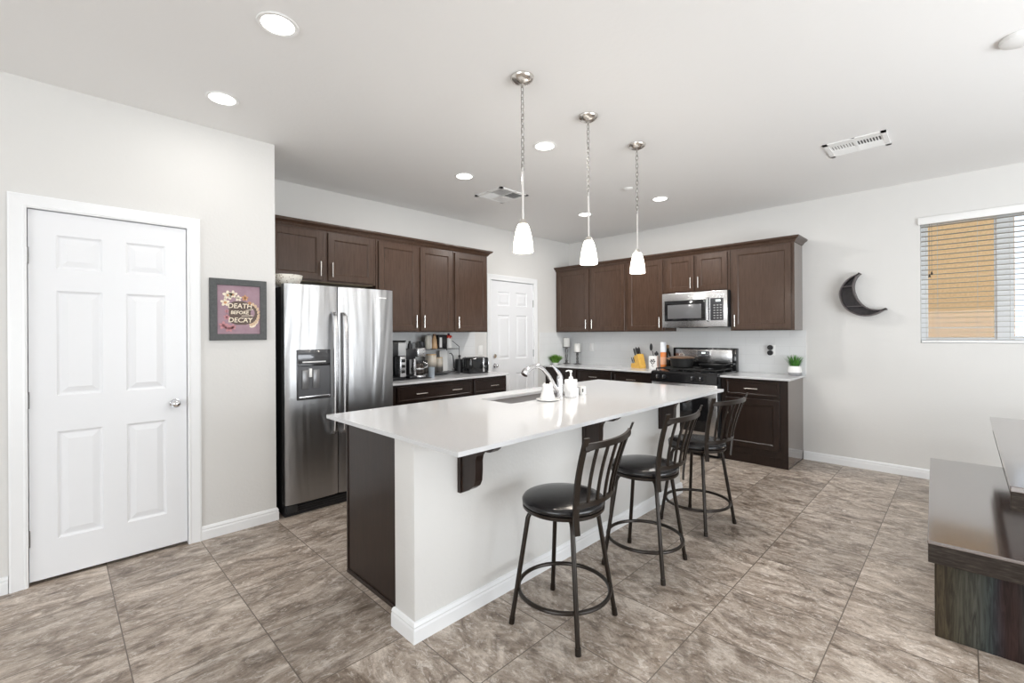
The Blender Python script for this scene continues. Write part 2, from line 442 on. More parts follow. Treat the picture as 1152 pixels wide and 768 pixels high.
for hz in (.30, 1.08, 1.78):
    MB().cyl((W2 + .004, -.004, hz - .05), (W2 + .004, -.004, hz + .05), .0065, seg=10).box(W2 - .004, W2 + .010, -.003, .002, hz - .05, hz + .05).build('hinge', M_hinge, d2)
# outdoors and the pantry stay dark behind the doors
wall('wall_garage', [(-.9, -.85, -2.2, -.3, 0, H), (-.85, -.12, -2.2, -2.15, 0, H), (-.85, -.12, -.35, -.3, 0, H)])

# backsplash (structure)
sb = MB().box(0.0, 3.157, -.008, 0, .896, 1.372)
struct(sb.build('trim_3', M_splash, smooth=False))
struct(MB().box(0, .008, -.703, -.008, .896, 1.372).build('trim_4', M_splash, smooth=False))
struct(MB().box(0, .008, -3.55, -1.93, .896, 1.378).build('trim_5', M_splash, smooth=False))

# ------------------------------------------------------------------ window, blind and outdoors
wn = MB()
WXm = 4.59
def wframe(b, x0, x1, z0, z1, t, y0, y1):
    b.box(x0, x0 + t, y0, y1, z0, z1, .002).box(x1 - t, x1, y0, y1, z0, z1, .002).box(x0 + t, x1 - t, y0, y1, z0, z0 + t, .002).box(x0 + t, x1 - t, y0, y1, z1 - t, z1, .002)
win = struct(MB().box(WX0, WX1, .075, .15, WZ0 - .0, WZ0 + .012).build('window_1', M_trim, smooth=False))
b = MB(); wframe(b, WX0, WX1, WZ0, WZ1, .034, .085, .14); b.box(WXm - .038, WXm + .038, .085, .14, WZ0 + .034, WZ1 - .034, .002)
b.build('window_frame', M_trim, win, smooth=False)
b = MB(); wframe(b, WX0 + .036, WXm - .04, WZ0 + .036, WZ1 - .036, .012, .10, .125); wframe(b, WXm + .04, WX1 - .036, WZ0 + .036, WZ1 - .036, .024, .10, .125)
b.box(WX0 + .04, WXm - .04, .10, .125, WZ0 + .135, WZ0 + .143)
b.build('window_sash', M_trim, win, smooth=False)
MB().box(WX0 + .045, WXm - .045, .110, .113, WZ0 + .045, WZ1 - .045).build('window_pane', M_windowglass, win, smooth=False)
MB().box(WXm + .06, WX1 - .06, .110, .113, WZ0 + .055, WZ1 - .055).build('window_pane', M_windowglass, win, smooth=False)
bl = thing('window_blind', 'white horizontal slat blind with open slats covering the window beside the moon shelf', 'blind', (WX0, .04, WZ0))
BW = WX1 - WX0
MB().box(-.014, BW + .014, -.062, -.046, 1.085, 1.150, .004).box(-.014, -.004, -.046, -.041, 1.085, 1.150).box(BW + .004, BW + .014, -.046, -.041, 1.085, 1.150).build('valance', M_white, bl)
MB().box(.004, BW - .004, -.028, .028, 1.09, 1.136).build('headrail', M_white, bl)
b = MB()
M_slat = mat('shaded_slat', (.33, .31, .27), .5)  # white slats seen in shade: their darkness is put into this colour
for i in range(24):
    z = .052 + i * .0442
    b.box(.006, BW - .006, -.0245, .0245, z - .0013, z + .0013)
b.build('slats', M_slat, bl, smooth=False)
MB().box(.006, BW - .006, -.026, .026, .004, .022, .003).build('bottom_rail', M_white, bl)
b = MB()
for x in (.115, .37, .66, .95):
    for y in (-.026, .026): b.cyl((x, y, .02), (x, y, 1.09), .0009, seg=6)
b.build('ladder_cord', mat('cord', (.55, .52, .48), .7), bl)
b = MB().cyl((.063, -.04, .62), (.063, -.03, 1.10), .0011, seg=6).cyl((.078, -.04, .64), (.078, -.03, 1.10), .0011, seg=6)
b.build('pull_cord', mat('cord_dark', (.25, .22, .18), .7), bl)
b = MB()
for (x, z) in ((.063, .60), (.078, .622)): b.lathe([(0, .03), (.004, .028), (.009, .004), (.009, 0), (0, 0)], (x, -.04, z), 10)
b.build('cord_tassel', mat('tassel', (.05, .035, .02), .5), bl)

M_stucco = mat('tan_siding', (.60, .36, .17), .85)
def f_stucco():
    v = coords(M_stucco); n = noise(M_stucco, v, 40, 3); set_col(M_stucco, ramp(M_stucco, n, [(.3, (.72, .45, .22)), (.7, (.86, .57, .30))])); bump(M_stucco, n, .3, .01)
f_stucco()
nh = thing('neighbor_house', 'tan stucco neighboring house seen through the window blind', 'house', (5.0, 3.2, -.1))
b = MB().box(-3.4, -.18, 0, 3.0, 0, 5.0)
b.build('wall', M_stucco, nh, smooth=False)
MB().box(-3.6, .0, -.3, 3.3, 5.0, 5.15).build('roof', mat('roof_tile', (.30, .16, .10), .8), nh, smooth=False)
grd = struct(MB().box(-4, 16, .3, 14, -.14, -.1).build('ground_outside', mat('gravel', (.42, .36, .30), .9), smooth=False))
# shrub beyond the right pane
def blob_tree(loc, r, h, label, seed):
    rnd = random.Random(seed)
    t = thing('garden_shrub', label, 'shrub', loc)
    MB().cyl((0, 0, 0), (0, 0, h * .5), .05, .03).build('stem', mat('bark', (.10, .07, .05), .8), t)
    b = MB()
    for i in range(900):
        a = rnd.uniform(0, 2 * PI); zz = rnd.uniform(-1, 1); rr = rnd.random() ** .33
        p = Vector((math.cos(a) * math.sqrt(1 - zz * zz) * r * rr, math.sin(a) * math.sqrt(1 - zz * zz) * r * rr, h * .55 + zz * rr * h * .45))
        q = Matrix.Rotation(rnd.uniform(0, PI), 3, Vector((rnd.uniform(-1, 1), rnd.uniform(-1, 1), rnd.uniform(-1, 1))).normalized())
        s_ = rnd.uniform(.05, .09)
        vs_ = [b.bm.verts.new(p + q @ Vector(c)) for c in ((-s_, 0, 0), (0, -s_ * .4, .01), (s_, 0, 0), (0, s_ * .4, .01))]
        b.bm.faces.new(vs_)
    b.build('foliage', M_greend, t, smooth=False)
blob_tree((6.0, 6.2, -.1), .9, 2.1, 'green leafy shrub outdoors beyond the right window pane', 3)

# ------------------------------------------------------------------ cabinet pieces (local frame: x right, -y out, z up)
def shaker(x0, x1, z0, z1, yf, fw=.057):
    """door front at y = yf - .019"""
    f = yf - .019
    b = MB().rings(x0, x1, z0, z1, [(0, yf), (0, f + .003), (.003, f), (fw - .001, f), (fw + .006, f + .006), (fw + .0085, f + .0065), (fw + .0095, f + .010), (fw + .02, f + .010)])
    return b
def slab_front(x0, x1, z0, z1, yf):
    f = yf - .019
    return MB().rings(x0, x1, z0, z1, [(0, yf), (0, f + .006), (.008, f + .001), (.012, f), (.02, f)])
def drawer_front(x0, x1, z0, z1, yf):
    f = yf - .019
    return MB().rings(x0, x1, z0, z1, [(0, yf), (0, f + .004), (.003, f), (.020, f), (.0245, f + .0045), (.027, f + .0045), (.05, f + .0045)])
def pull(x, z, yf, vert=True, L_=.128, parent=None):
    f = yf - .019; b = MB()
    if vert:
        b.tube([(x, f - .028, z), (x, f - .028, z + L_)], .0055, 10)
        for zz in (z + .018, z + L_ - .018): b.cyl((x, f + .001, zz), (x, f - .028, zz), .004, seg=8)
    else:
        b.tube([(x - L_ / 2, f - .028, z), (x + L_ / 2, f - .028, z)], .0055, 10)
        for xx in (x - L_ / 2 + .018, x + L_ / 2 - .018): b.cyl((xx, f + .001, z), (xx, f - .028, z), .004, seg=8)
    return b.build('handle', M_nickel, parent, label='brushed nickel bar handle')
def carcass(parent, x0, x1, z0, z1, depth, m=None, kick=False, under=False):
    b = MB()
    if kick:
        b.box(x0, x1, -depth, -.003, .10, z1, .0015); b.box(x0 + .0, x1, -depth + .012, -.003, 0.0, .10)
    else: b.box(x0, x1, -depth, -.003, z0, z1, .0015)
    return b.build('carcass', m or M_cab, parent, smooth=False)

UB, UT = 1.375, 2.285
# ---- range wall uppers (world x = local x, wall at y=0)
CR = [(0, 0), (.006, 0), (.010, .008), (.014, .010), (.020, .022), (.034, .034), (.046, .040), (.048, .046), (.052, .048), (.052, .060), (0, .060)]
def upper(label, x0, x1, doors, z0=UB, z1=UT, depth=.322, wall_='far', end=False):
    loc = (x0, 0, z0) if wall_ == 'far' else (0, x0, z0)
    t = thing('upper_cabinet', label, 'cabinet', loc, 0 if wall_ == 'far' else PI / 2)
    carcass(t, 0, x1 - x0, 0, z1 - z0, depth)
    W_ = x1 - x0; path = [(-.0015, -depth), (W_ + (0 if end else .0015), -depth)] + ([(W_, -.004)] if end else [])
    MB().sweep([(a_, z1 - z0 - .010 + c_) for a_, c_ in CR], path).build('crown_molding', M_cab, t, smooth=False)
    if end: MB().box(W_, W_ + .0012, -depth + .002, -.004, .002, z1 - z0 - .012).build('side_panel', M_side, t, smooth=False)
    if z0 > UB + .4 and wall_ == 'left': MB().box(.02, W_ - .02, -depth + .02, -.02, -.004, -.0005).build('underside_panel', M_maple, t, smooth=False, label='pale unfinished wood underside')
    for (a, c, side) in doors:
        d = shaker(a - x0, c - x0, .012, 2.272 - z0 - .012, -depth).build('door', M_cab, t, smooth=False)
        hx = (c - x0 - .030) if side == 'r' else (a - x0 + .030)
        pull(hx, .045, -depth, True, parent=d)
    return t
upper('dark wood double-door upper cabinet nearest the corner over the candles', 0.004, 1.190, [(.035, .598, 'r'), (.640, 1.175, 'l')])
upper('dark wood single-door upper cabinet just left of the microwave', 1.193, 1.728, [(1.222, 1.706, 'r')])
upper('small dark wood double-door cabinet directly above the microwave', 1.731, 2.502, [(1.755, 2.098, 'r'), (2.128, 2.475, 'l')], z0=1.832)
upper('large dark wood single-door upper cabinet at right, just right of the microwave', 2.505, 3.126, [(2.530, 3.100, 'l')], end=True)
# ---- fridge wall uppers
upper('short dark wood double-door cabinet above the refrigerator', -4.497, -3.452, [(-4.400, -3.965, 'r'), (-3.920, -3.478, 'l')], z0=1.822, wall_='left')
upper('tall dark wood double-door upper cabinet over the coffee makers', -3.449, -2.514, [(-3.425, -2.985, 'r'), (-2.950, -2.528, 'l')], wall_='left')
upper('tall dark wood single-door upper cabinet above the toaster', -2.511, -2.003, [(-2.494, -2.022, 'l')], wall_='left', end=True)
# ---- base cabinets
BD = .577; CT = .876; TT = .896
def base_unit(label, x0, x1, fronts, wall_='far', ends=()):
    loc = (x0, 0, 0) if wall_ == 'far' else (0, x0, 0)
    t = thing('base_cabinet', label, 'cabinet', loc, 0 if wall_ == 'far' else PI / 2)
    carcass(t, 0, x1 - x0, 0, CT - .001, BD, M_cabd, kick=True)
    if x0 == 2.495: MB().box(x1 - x0, x1 - x0 + .0012, -BD + .002, -.004, .012, CT - .004).build('side_panel', M_side, t, smooth=False)
    for (kind, a, c, z0, z1, hs) in fronts:
        if kind == 'drawer': d = drawer_front(a - x0, c - x0, z0, z1, -BD).build('drawer', M_cabd, t, smooth=False)
        else: d = shaker(a - x0, c - x0, z0, z1, -BD).build('door', M_cabd, t, smooth=False)
        for h in hs:
            if kind == 'drawer': pull(h - x0, (z0 + z1) / 2, -BD, False, parent=d)
            else: pull(h - x0, z1 - .17, -BD, True, parent=d)
    return t
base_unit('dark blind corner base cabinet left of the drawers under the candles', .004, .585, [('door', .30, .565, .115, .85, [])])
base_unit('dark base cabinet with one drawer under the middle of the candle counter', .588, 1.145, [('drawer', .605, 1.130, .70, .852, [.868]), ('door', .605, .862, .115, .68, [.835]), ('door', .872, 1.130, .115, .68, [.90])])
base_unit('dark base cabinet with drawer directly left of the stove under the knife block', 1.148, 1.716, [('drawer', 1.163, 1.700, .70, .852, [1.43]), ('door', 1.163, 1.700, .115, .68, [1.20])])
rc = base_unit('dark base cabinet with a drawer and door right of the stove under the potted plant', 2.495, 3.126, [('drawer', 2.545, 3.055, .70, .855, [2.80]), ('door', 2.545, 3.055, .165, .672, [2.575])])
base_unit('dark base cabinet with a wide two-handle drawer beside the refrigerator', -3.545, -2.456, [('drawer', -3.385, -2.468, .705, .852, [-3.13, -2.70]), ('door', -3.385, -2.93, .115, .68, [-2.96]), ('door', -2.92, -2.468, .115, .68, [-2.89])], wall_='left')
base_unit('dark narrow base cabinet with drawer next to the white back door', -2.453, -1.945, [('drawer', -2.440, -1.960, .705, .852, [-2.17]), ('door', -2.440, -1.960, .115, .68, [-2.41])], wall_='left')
def slab(name, x0, x1, y0, y1, label, z0=CT, z1=TT):
    return tag(MB().box(x0, x1, y0, y1, z0, z1, .003).build(name, M_quartz, smooth=False), label, 'countertop')
slab('countertop', .009, 1.722, -.635, -.009, 'white quartz countertop left of the stove holding candles and knife block')
slab('countertop', 2.490, 3.150, -.612, -.009, 'short white quartz countertop right of the stove holding the potted plant')
slab('countertop', .009, .612, -3.548, -1.925, 'white quartz countertop beside the refrigerator holding the coffee makers')

# ------------------------------------------------------------------ refrigerator (local x -> world y)
fr = thing('refrigerator', 'stainless steel side-by-side refrigerator with water and ice dispenser', 'refrigerator', (0, -4.452, 0), PI / 2)
FW = .892; FT = 1.733
b = MB().box(0.004, FW - .004, -.745, -.05, .012, FT - .018, .004); b.build('body', M_dsteel, fr)
def fdoor(name, x0, x1):
    # softly bowed front
    n = 10; b = MB(); fz0, fz1 = .095, FT; yb = -.752
    prof = []
    for i in range(n + 1):
        t = i / n; x = x0 + (x1 - x0) * t; e = min(t, 1 - t) * (x1 - x0)
        y = -.822 - .008 * math.sin(PI * t) + (.008 * max(0, 1 - e / .012) ** 2)
        prof.append((x, y))
    prof = [(x0, yb)] + prof + [(x1, yb)]
    b.prism(prof, fz0, fz1, 'z')
    return b.build(name, M_steel, fr, ang=50)
dl = fdoor('freezer_door', 0.0, .396); dr = fdoor('fridge_door', .404, FW)
MB().box(.396, .404, -.79, -.75, .095, FT - .002).build('door_gap', M_dark, fr)
for (nm, x, par) in (('handle', .360, dl), ('handle', .438, dr)):
    pts = [(x, -.826, 1.53), (x, -.862, 1.50), (x, -.876, 1.40), (x, -.882, 1.05), (x, -.876, .70), (x, -.862, .60), (x, -.826, .57)]
    bb = MB()
    for p, q in zip(pts, pts[1:]):
        pass
    prev = None
    for p in pts:
        r_ = [bb.bm.verts.new((p[0] + dx, p[1] + dy, p[2])) for dx, dy in ((-.017, .010), (-.017, -.006), (-.009, -.012), (.009, -.012), (.017, -.006), (.017, .010))]
        if prev:
            for k in range(6): bb.bm.faces.new((prev[k], prev[(k + 1) % 6], r_[(k + 1) % 6], r_[k]))
        else: bb.bm.faces.new(r_)
        prev = r_
    bb.bm.faces.new(prev[::-1])
    bb.build(nm, M_handle, par, ang=30)
# dispenser
dx0, dx1, dz0, dz1 = .080, .335, .862, 1.240
M_dispdark = mat('dispenser_dark', (.10, .10, .105), .25, .4); M_dispin = mat('dispenser_recess', (.085, .085, .09), .35, .2)
ds = MB().box(dx0, dx1, -.834, -.82, dz0, dz1, .004).build('dispenser', M_dispdark, fr)
MB().rings(dx0 + .008, dx1 - .008, dz0 + .008, dz1 - .12, [(0, -.836), (.004, -.8345), (.02, -.8342)]).build('recess', M_dispin, ds, smooth=False)
MB().box(dx0 + .006, dx1 - .006, -.838, -.833, dz1 - .105, dz1 - .008, .002).build('control_panel', mat('disp_gloss', (.09, .09, .095), .08, .3), ds)
MB().box(dx0 + .04, dx1 - .04, -.8395, -.836, dz1 - .098, dz1 - .088).build('button_row', mat('btn_light', (.7, .7, .7), .3), ds)
MB().box(dx0 + .006, dx1 - .006, -.841, -.833, dz1 - .124, dz1 - .108, .002).build('shelf_lip', M_blackgloss, ds)
for x in (dx0 + .035, dx0 + .115): MB().box(x, x + .050, -.846, -.835, dz0 + .085, dz0 + .225, .004).build('paddle', mat('paddle', (.20, .20, .205), .3, .4), ds)
MB().box(dx0 + .086, dx0 + .108, -.848, -.835, dz0 + .17, dz0 + .235, .003).build('nozzle', M_white, ds)
MB().box(dx0 + .01, dx1 - .01, -.850, -.834, dz0 + .012, dz0 + .030, .002).build('drip_tray', M_handle, ds)
b = MB().box(.006, FW - .006, -.79, -.70, .0, .075, .004); 
for i in range(3): b.box(.10, FW - .10, -.796, -.78, .018 + i * .018, .026 + i * .018)
b.build('base_grille', M_blackplastic, fr)
MB().box(.012, .09, -.812, -.76, .030, .088, .004).build('hinge_cover', M_dsteel, fr)
MB().box(.735, .825, -.8285, -.826, 1.660, 1.668).build('brand_badge', mat('badge', (.85, .85, .85), .3, .5), dr, label='small bright badge strip')

# speckled bowl on the refrigerator
M_speck = mat('speckled_ceramic', (.80, .77, .70), .35)
def f_speck():
    N, L, b_ = nodes(M_speck); v = coords(M_speck); vo = N.new('ShaderNodeTexVoronoi'); vo.inputs['Scale'].default_value = 70; L.new(v, vo.inputs['Vector'])
    set_col(M_speck, ramp(M_speck, vo.outputs['Distance'], [(.0, (.12, .07, .04)), (.22, (.16, .10, .06)), (.30, (.80, .76, .68)), (1, (.82, .79, .72))]))
f_speck()
tag(MB().lathe([(0, 0), (.05, 0), (.055, .004), (.085, .03), (.105, .07), (.110, .095), (.105, .096), (.10, .07), (.08, .034), (0, .012)], (0, 0, 0), 40, flute=8, famp=.012)
    .build('bowl', M_speck, None, (.655, -4.375, FT - .0175)), 'white speckled ceramic bowl on top of the refrigerator', 'bowl')

# ------------------------------------------------------------------ microwave
mw = thing('microwave', 'stainless steel over-the-range microwave with black window and keypad', 'microwave', (1.734, 0, 1.418))
MW, MH = .764, .408
MB().box(0, MW, -.372, -.012, 0, MH, .003).build('body', M_dsteel, mw)
b = MB().box(.0, MW, -.402, -.373, 0.0, MH, .005); md = b.build('front_panel', M_steel2, mw)
MB().box(.032, .525, -.4055, -.4015, .075, .318, .002).build('window', M_blackgloss, md)
MB().box(.072, .478, -.4065, -.4050, .105, .268, .001).build('window_mesh', mat('mesh_grey', (.16, .16, .165), .15, .2), md)
M_keypad = mat('keypad_grey', (.055, .055, .06), .18)
kp = MB().box(.580, .722, -.4055, -.4015, .075, .325, .002).build('keypad', M_keypad, md)
MB().box(.640, .692, -.4065, -.4050, .285, .306).build('display', mat('mw_display', (.5, .5, .5), .3, emit=(.8, .95, .9), estr=1.2), kp)
b = MB()
for i in range(3):
    for j in range(6): b.box(.615 + i * .035, .636 + i * .035, -.4062, -.4050, .095 + j * .029, .105 + j * .029)
b.build('button_marks', mat('btn_marks', (.35, .35, .35), .4), kp)
b = MB().tube([(.556, -.403, .070), (.556, -.436, .082), (.556, -.442, .2), (.556, -.436, .318), (.556, -.403, .33)], .0125, 12)
b.build('handle', M_steel2, md)
MB().cyl((.335, -.4015, .363), (.335, -.4045, .363), .011, seg=24).build('brand_badge', mat('badge2', (.8, .8, .8), .3, .4), md, label='small round badge')
MB().box(.20, .47, -.37, -.20, -.008, .0).build('vent_grille', M_blackplastic, mw)

# ------------------------------------------------------------------ gas range
rg = thing('gas_range', 'stainless and black gas range with four burners and back control panel', 'stove', (1.728, 0, 0))
RW = .758
MB().box(0, RW, -.635, -.015, .03, .895, .003).build('body', M_dsteel, rg)
MB().box(.02, RW - .02, -.60, -.02, 0, .03).build('plinth', M_blackplastic, rg)
MB().box(-.002, RW + .002, -.655, -.10, .895, .912, .005).build('cooktop', M_blackgloss, rg)
bg_ = MB().box(0, RW, -.098, -.012, .895, 1.170, .006).build('backguard', M_blackgloss, rg)
MB().box(.035, RW - .045, -.1015, -.096, .995, 1.150, .002).build('backguard_panel', M_steel2, bg_)
MB().box(.300, .470, -.1035, -.101, 1.055, 1.140, .001).build('control_bezel', M_steel2, bg_)
cb_ = MB().box(.313, .457, -.1050, -.103, 1.068, 1.130, .001).build('clock_panel', mat('clock_grey', (.12, .12, .13), .2), bg_)
MB().box(.360, .408, -.1060, -.1045, 1.100, 1.120).build('clock_display', mat('clk', (.6, .6, .6), .3, emit=(.8, .95, .9), estr=1.0), cb_)
b = MB()
for x, z in ((.325, 1.078), (.325, 1.104), (.345, 1.078), (.43, 1.078), (.43, 1.104), (.445, 1.09), (.41, 1.078)): b.box(x, x + .010, -.1058, -.1045, z, z + .008)
b.build('clock_buttons', mat('clkb', (.5, .5, .5), .4), cb_)
# sloped knob panel
b = MB().prism([(-.655, .912), (-.672, .895), (-.690, .80), (-.635, .795), (-.635, .905)], 0, RW, 'x'); kpn = b.build('knob_panel', M_blackgloss, rg, smooth=False)
for x in (.085, .170, .505, .585, .67):
    if x == .67: continue
for x in (.090, .165, .500, .590):
    b = MB().cyl((x, -.676, .850), (x, -.684, .8505), .026, seg=24).cyl((x, -.684, .8505), (x, -.712, .852), .021, .018, seg=24)
    kn = b.build('knob', M_blackplastic, kpn)
    MB().box(x - .004, x + .004, -.716, -.700, .832, .874, .001).build('knob_grip', M_chrome, kn)
# oven door
od = MB().box(.003, RW - .003, -.668, -.636, .185, .788, .005).build('oven_door', M_steel2, rg)
MB().box(.095, RW - .095, -.6705, -.667, .27, .655, .002).build('oven_window', M_blackgloss, od)
b = MB().tube([(.055, -.715, .728), (RW - .055, -.715, .728)], .012, 14)
for x in (.075, RW - .075): b.cyl((x, -.665, .728), (x, -.715, .728), .009)
b.build('handle', M_handle, od)
MB().box(.003, RW - .003, -.666, -.636, .035, .178, .004).build('storage_drawer', M_steel2, rg)
# grates and burners
for gx in (.035, .395):
    b = MB(); x0, x1, y0, y1, z = gx, gx + .328, -.615, -.135, .938
    for (p, q) in (((x0, y0), (x1, y0)), ((x1, y0), (x1, y1)), ((x1, y1), (x0, y1)), ((x0, y1), (x0, y0)), ((x0, (y0 + y1) / 2), (x1, (y0 + y1) / 2)), (((x0 + x1) / 2, y0), ((x0 + x1) / 2, y1))):
        b.cyl((*p, z), (*q, z), .006, seg=8)
    for yy in (y0 + .12, y1 - .12): b.cyl((x0, yy, z), (x1, yy, z), .005, seg=8)
    for p in ((x0, y0), (x1, y0), (x0, y1), (x1, y1), (x0, (y0 + y1) / 2), (x1, (y0 + y1) / 2)): b.cyl((*p, .911), (*p, z), .006, seg=8)
    b.build('grate', M_castiron, rg)
for x in (.20, .56):
    for y in (-.495, -.255):
        MB().cyl((x, y, .911), (x, y, .922), .045, seg=24).cyl((x, y, .922), (x, y, .930), .032, seg=24).build('burner', M_castiron, rg)

# ------------------------------------------------------------------ island
isl = thing('kitchen_island', 'kitchen island with white half wall, dark end panel and baseboard', 'kitchen island', (0, 0, 0))
IX0, IX1, IY0, IY1 = 1.775, 2.975, -4.550, -1.835
PWX0, PWX1, PWY0, PWY1 = 2.478, 2.642, -4.533, -1.905
MB().box(PWX0, PWX1, PWY0, PWY1, 0, CT - .001, .006).build('half_wall', M_wall, isl, label='textured off-white half wall')
MB().sweep(BP, [(PWX0, -4.472), (PWX0, PWY0), (PWX1, PWY0), (PWX1, PWY1), (PWX0, PWY1)]).build('baseboard', M_trim, isl, smooth=False, label='white baseboard')
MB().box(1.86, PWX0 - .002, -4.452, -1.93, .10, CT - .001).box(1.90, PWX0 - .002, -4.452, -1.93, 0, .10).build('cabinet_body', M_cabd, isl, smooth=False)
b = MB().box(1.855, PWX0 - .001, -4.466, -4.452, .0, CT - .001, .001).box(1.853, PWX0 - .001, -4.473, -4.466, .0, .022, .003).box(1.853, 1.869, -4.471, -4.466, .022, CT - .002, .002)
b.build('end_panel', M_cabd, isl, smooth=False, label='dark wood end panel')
# cabinet fronts facing the refrigerator
def isl_front(kind, y0, y1, z0, z1):
    bb = (shaker if kind == 'door' else drawer_front)(0, y1 - y0, z0, z1, 0)
    o = bb.build(kind, M_cabd, isl, (1.86, y1, 0), -PI / 2, smooth=False)
    pull((y1 - y0) / 2, z1 - .07 if kind == 'drawer' else z1 - .10, 0, False, parent=o); return o
yy = -4.43
for wdt in (.46, .44, .44, .62, .46):
    isl_front('drawer', yy, yy + wdt - .02, .70, .852); isl_front('door', yy, yy + wdt - .02, .115, .68); yy += wdt
def corbel_b(y):
    P = [(PWX1 + .001, .875), (PWX1 + .001, .600), (PWX1 + .030, .604), (2.72, .626), (2.748, .645), (2.762, .672), (2.766, .72), (2.766, .765), (2.772, .79), (2.786, .808), (2.81, .820), (2.85, .823), (2.868, .826), (2.885, .838), (2.905, .860), (2.915, .875)]
    return MB().prism(P, y, y + .045, 'y').box(PWX1, PWX1 + .022, y - .008, y + .053, .598, .875, .002)
for y in (-4.285, -3.292, -2.285):
    corbel_b(y).build('corbel', M_cabd, isl, smooth=False, label='dark wood corbel bracket')
# countertop with sink cut-out
SX0, SX1, SY0, SY1 = 1.955, 2.262, -3.545, -2.80
b = MB()
xs = [IX0, SX0, SX1, IX1]; ys = [IY0, SY0, SY1, IY1]
for zz in (CT, TT):
    for i in range(3):
        for j in range(3):
            if i == 1 and j == 1: continue
            b.bm.faces.new([b.bm.verts.new(c) for c in ((xs[i], ys[j], zz), (xs[i + 1], ys[j], zz), (xs[i + 1], ys[j + 1], zz), (xs[i], ys[j + 1], zz))])
def skirt(x0, x1, y0, y1):
    for p, q in (((x0, y0), (x1, y0)), ((x1, y0), (x1, y1)), ((x1, y1), (x0, y1)), ((x0, y1), (x0, y0))):
        b.bm.faces.new([b.bm.verts.new(c) for c in ((*p, CT), (*q, CT), (*q, TT), (*p, TT))])
skirt(IX0, IX1, IY0, IY1); skirt(SX0, SX1, SY0, SY1)
bmesh.ops.remove_doubles(b.bm, verts=b.bm.verts[:], dist=1e-5)
tag(b.build('island_countertop', M_quartz, smooth=False), 'large white quartz countertop on the kitchen island, overhanging the stools', 'countertop')
# sink
M_sink = mat('sink_steel', (.55, .55, .56), .28, .9)
sk = thing('kitchen_sink', 'stainless undermount sink set in the island countertop', 'sink', (SX0, SY0, CT - .20))
b = MB(); W_, D_ = SX1 - SX0, SY1 - SY0
def rrect(x0, x1, y0, y1, r, z, n=5):
    out = []
    for (cx, cy, a0) in ((x1 - r, y1 - r, 0), (x0 + r, y1 - r, PI / 2), (x0 + r, y0 + r, PI), (x1 - r, y0 + r, 1.5 * PI)):
        for k in range(n + 1):
            a = a0 + PI / 2 * k / n; out.append((cx + r * math.cos(a), cy + r * math.sin(a), z))
    return out
loops = [rrect(-.02, W_ + .02, -.02, D_ + .02, .02, .1985), rrect(-.004, W_ + .004, -.004, D_ + .004, .03, .1985), rrect(0, W_, 0, D_, .03, .18), rrect(.004, W_ - .004, .004, D_ - .004, .03, .03), rrect(.02, W_ - .02, .02, D_ - .02, .03, .006), rrect(.12, W_ - .12, .34, D_ - .34, .02, .002)]
rows = [[b.bm.verts.new(c) for c in lp] for lp in loops]
for A, B in zip(rows, rows[1:]):
    for k in range(len(A)): b.bm.faces.new((A[k], A[(k + 1) % len(A)], B[(k + 1) % len(A)], B[k]))
b.bm.faces.new(rows[-1])
b.build('basin', M_sink, sk)
MB().cyl((W_ / 2, D_ / 2, .001), (W_ / 2, D_ / 2, .009), .045, seg=24).build('drain', M_chrome, sk)

# faucet
fa = thing('kitchen_faucet', 'chrome pull-out kitchen faucet with lever beside the island sink', 'faucet', (2.300, -3.092, TT))
MB().lathe([(0, 0), (.030, 0), (.030, .006), (.024, .014), (.022, .05), (.024, .12), (.022, .150), (.012, .165), (0, .168)], seg=24).build('body', M_chrome, fa)
# spout rises back over the sink (towards -y)
sp_pts = [(0, -.015, .045), (-.004, -.055, .085), (-.010, -.115, .165), (-.017, -.165, .212), (-.022, -.210, .232), (-.026, -.25, .232), (-.03, -.29, .218), (-.034, -.32, .200)]
MB().tube(sp_pts, .015, 14, radii=[.013, .014, .015, .015, .016, .016, .018, .021]).build('spout', M_chrome, fa)
MB().lathe([(0, 0), (.024, .002), (.026, .02), (.020, .045), (0, .05)], seg=20).xf(Matrix.Translation((-.035, -.335, .178)) @ Matrix.Rotation(math.radians(-38), 4, 'X')).build('spray_head', M_chrome, fa)
MB().tube([(0, 0, .155), (-.004, -.02, .185), (-.006, -.055, .215), (-.006, -.085, .235)], .009, 10, radii=[.018, .014, .009, .005]).build('lever', M_chrome, fa)
# air gap cap + small items by the faucet
tag(MB().lathe([(0, 0), (.024, 0), (.024, .05), (.022, .056), (0, .058)], seg=24).build('air_gap_cap', M_chrome, None, (2.31, -2.915, TT)), 'short chrome cylinder cap beside the soap bottle on the island', 'air gap')
vt = thing('votive_cup', 'small white votive cup with a black mark right of the soap bottle', 'cup', (2.335, -2.872, TT))
MB().lathe([(0, 0), (.026, 0), (.028, .004), (.028, .062), (.025, .062), (.024, .008), (0, .008)], seg=24).build('cup', M_ceramic, vt)
MB().box(-.004, .004, -.0295, -.0275, .022, .048).xf(Matrix.Rotation(math.radians(45), 4, 'Z')).build('printed_mark', M_blackgloss, vt)
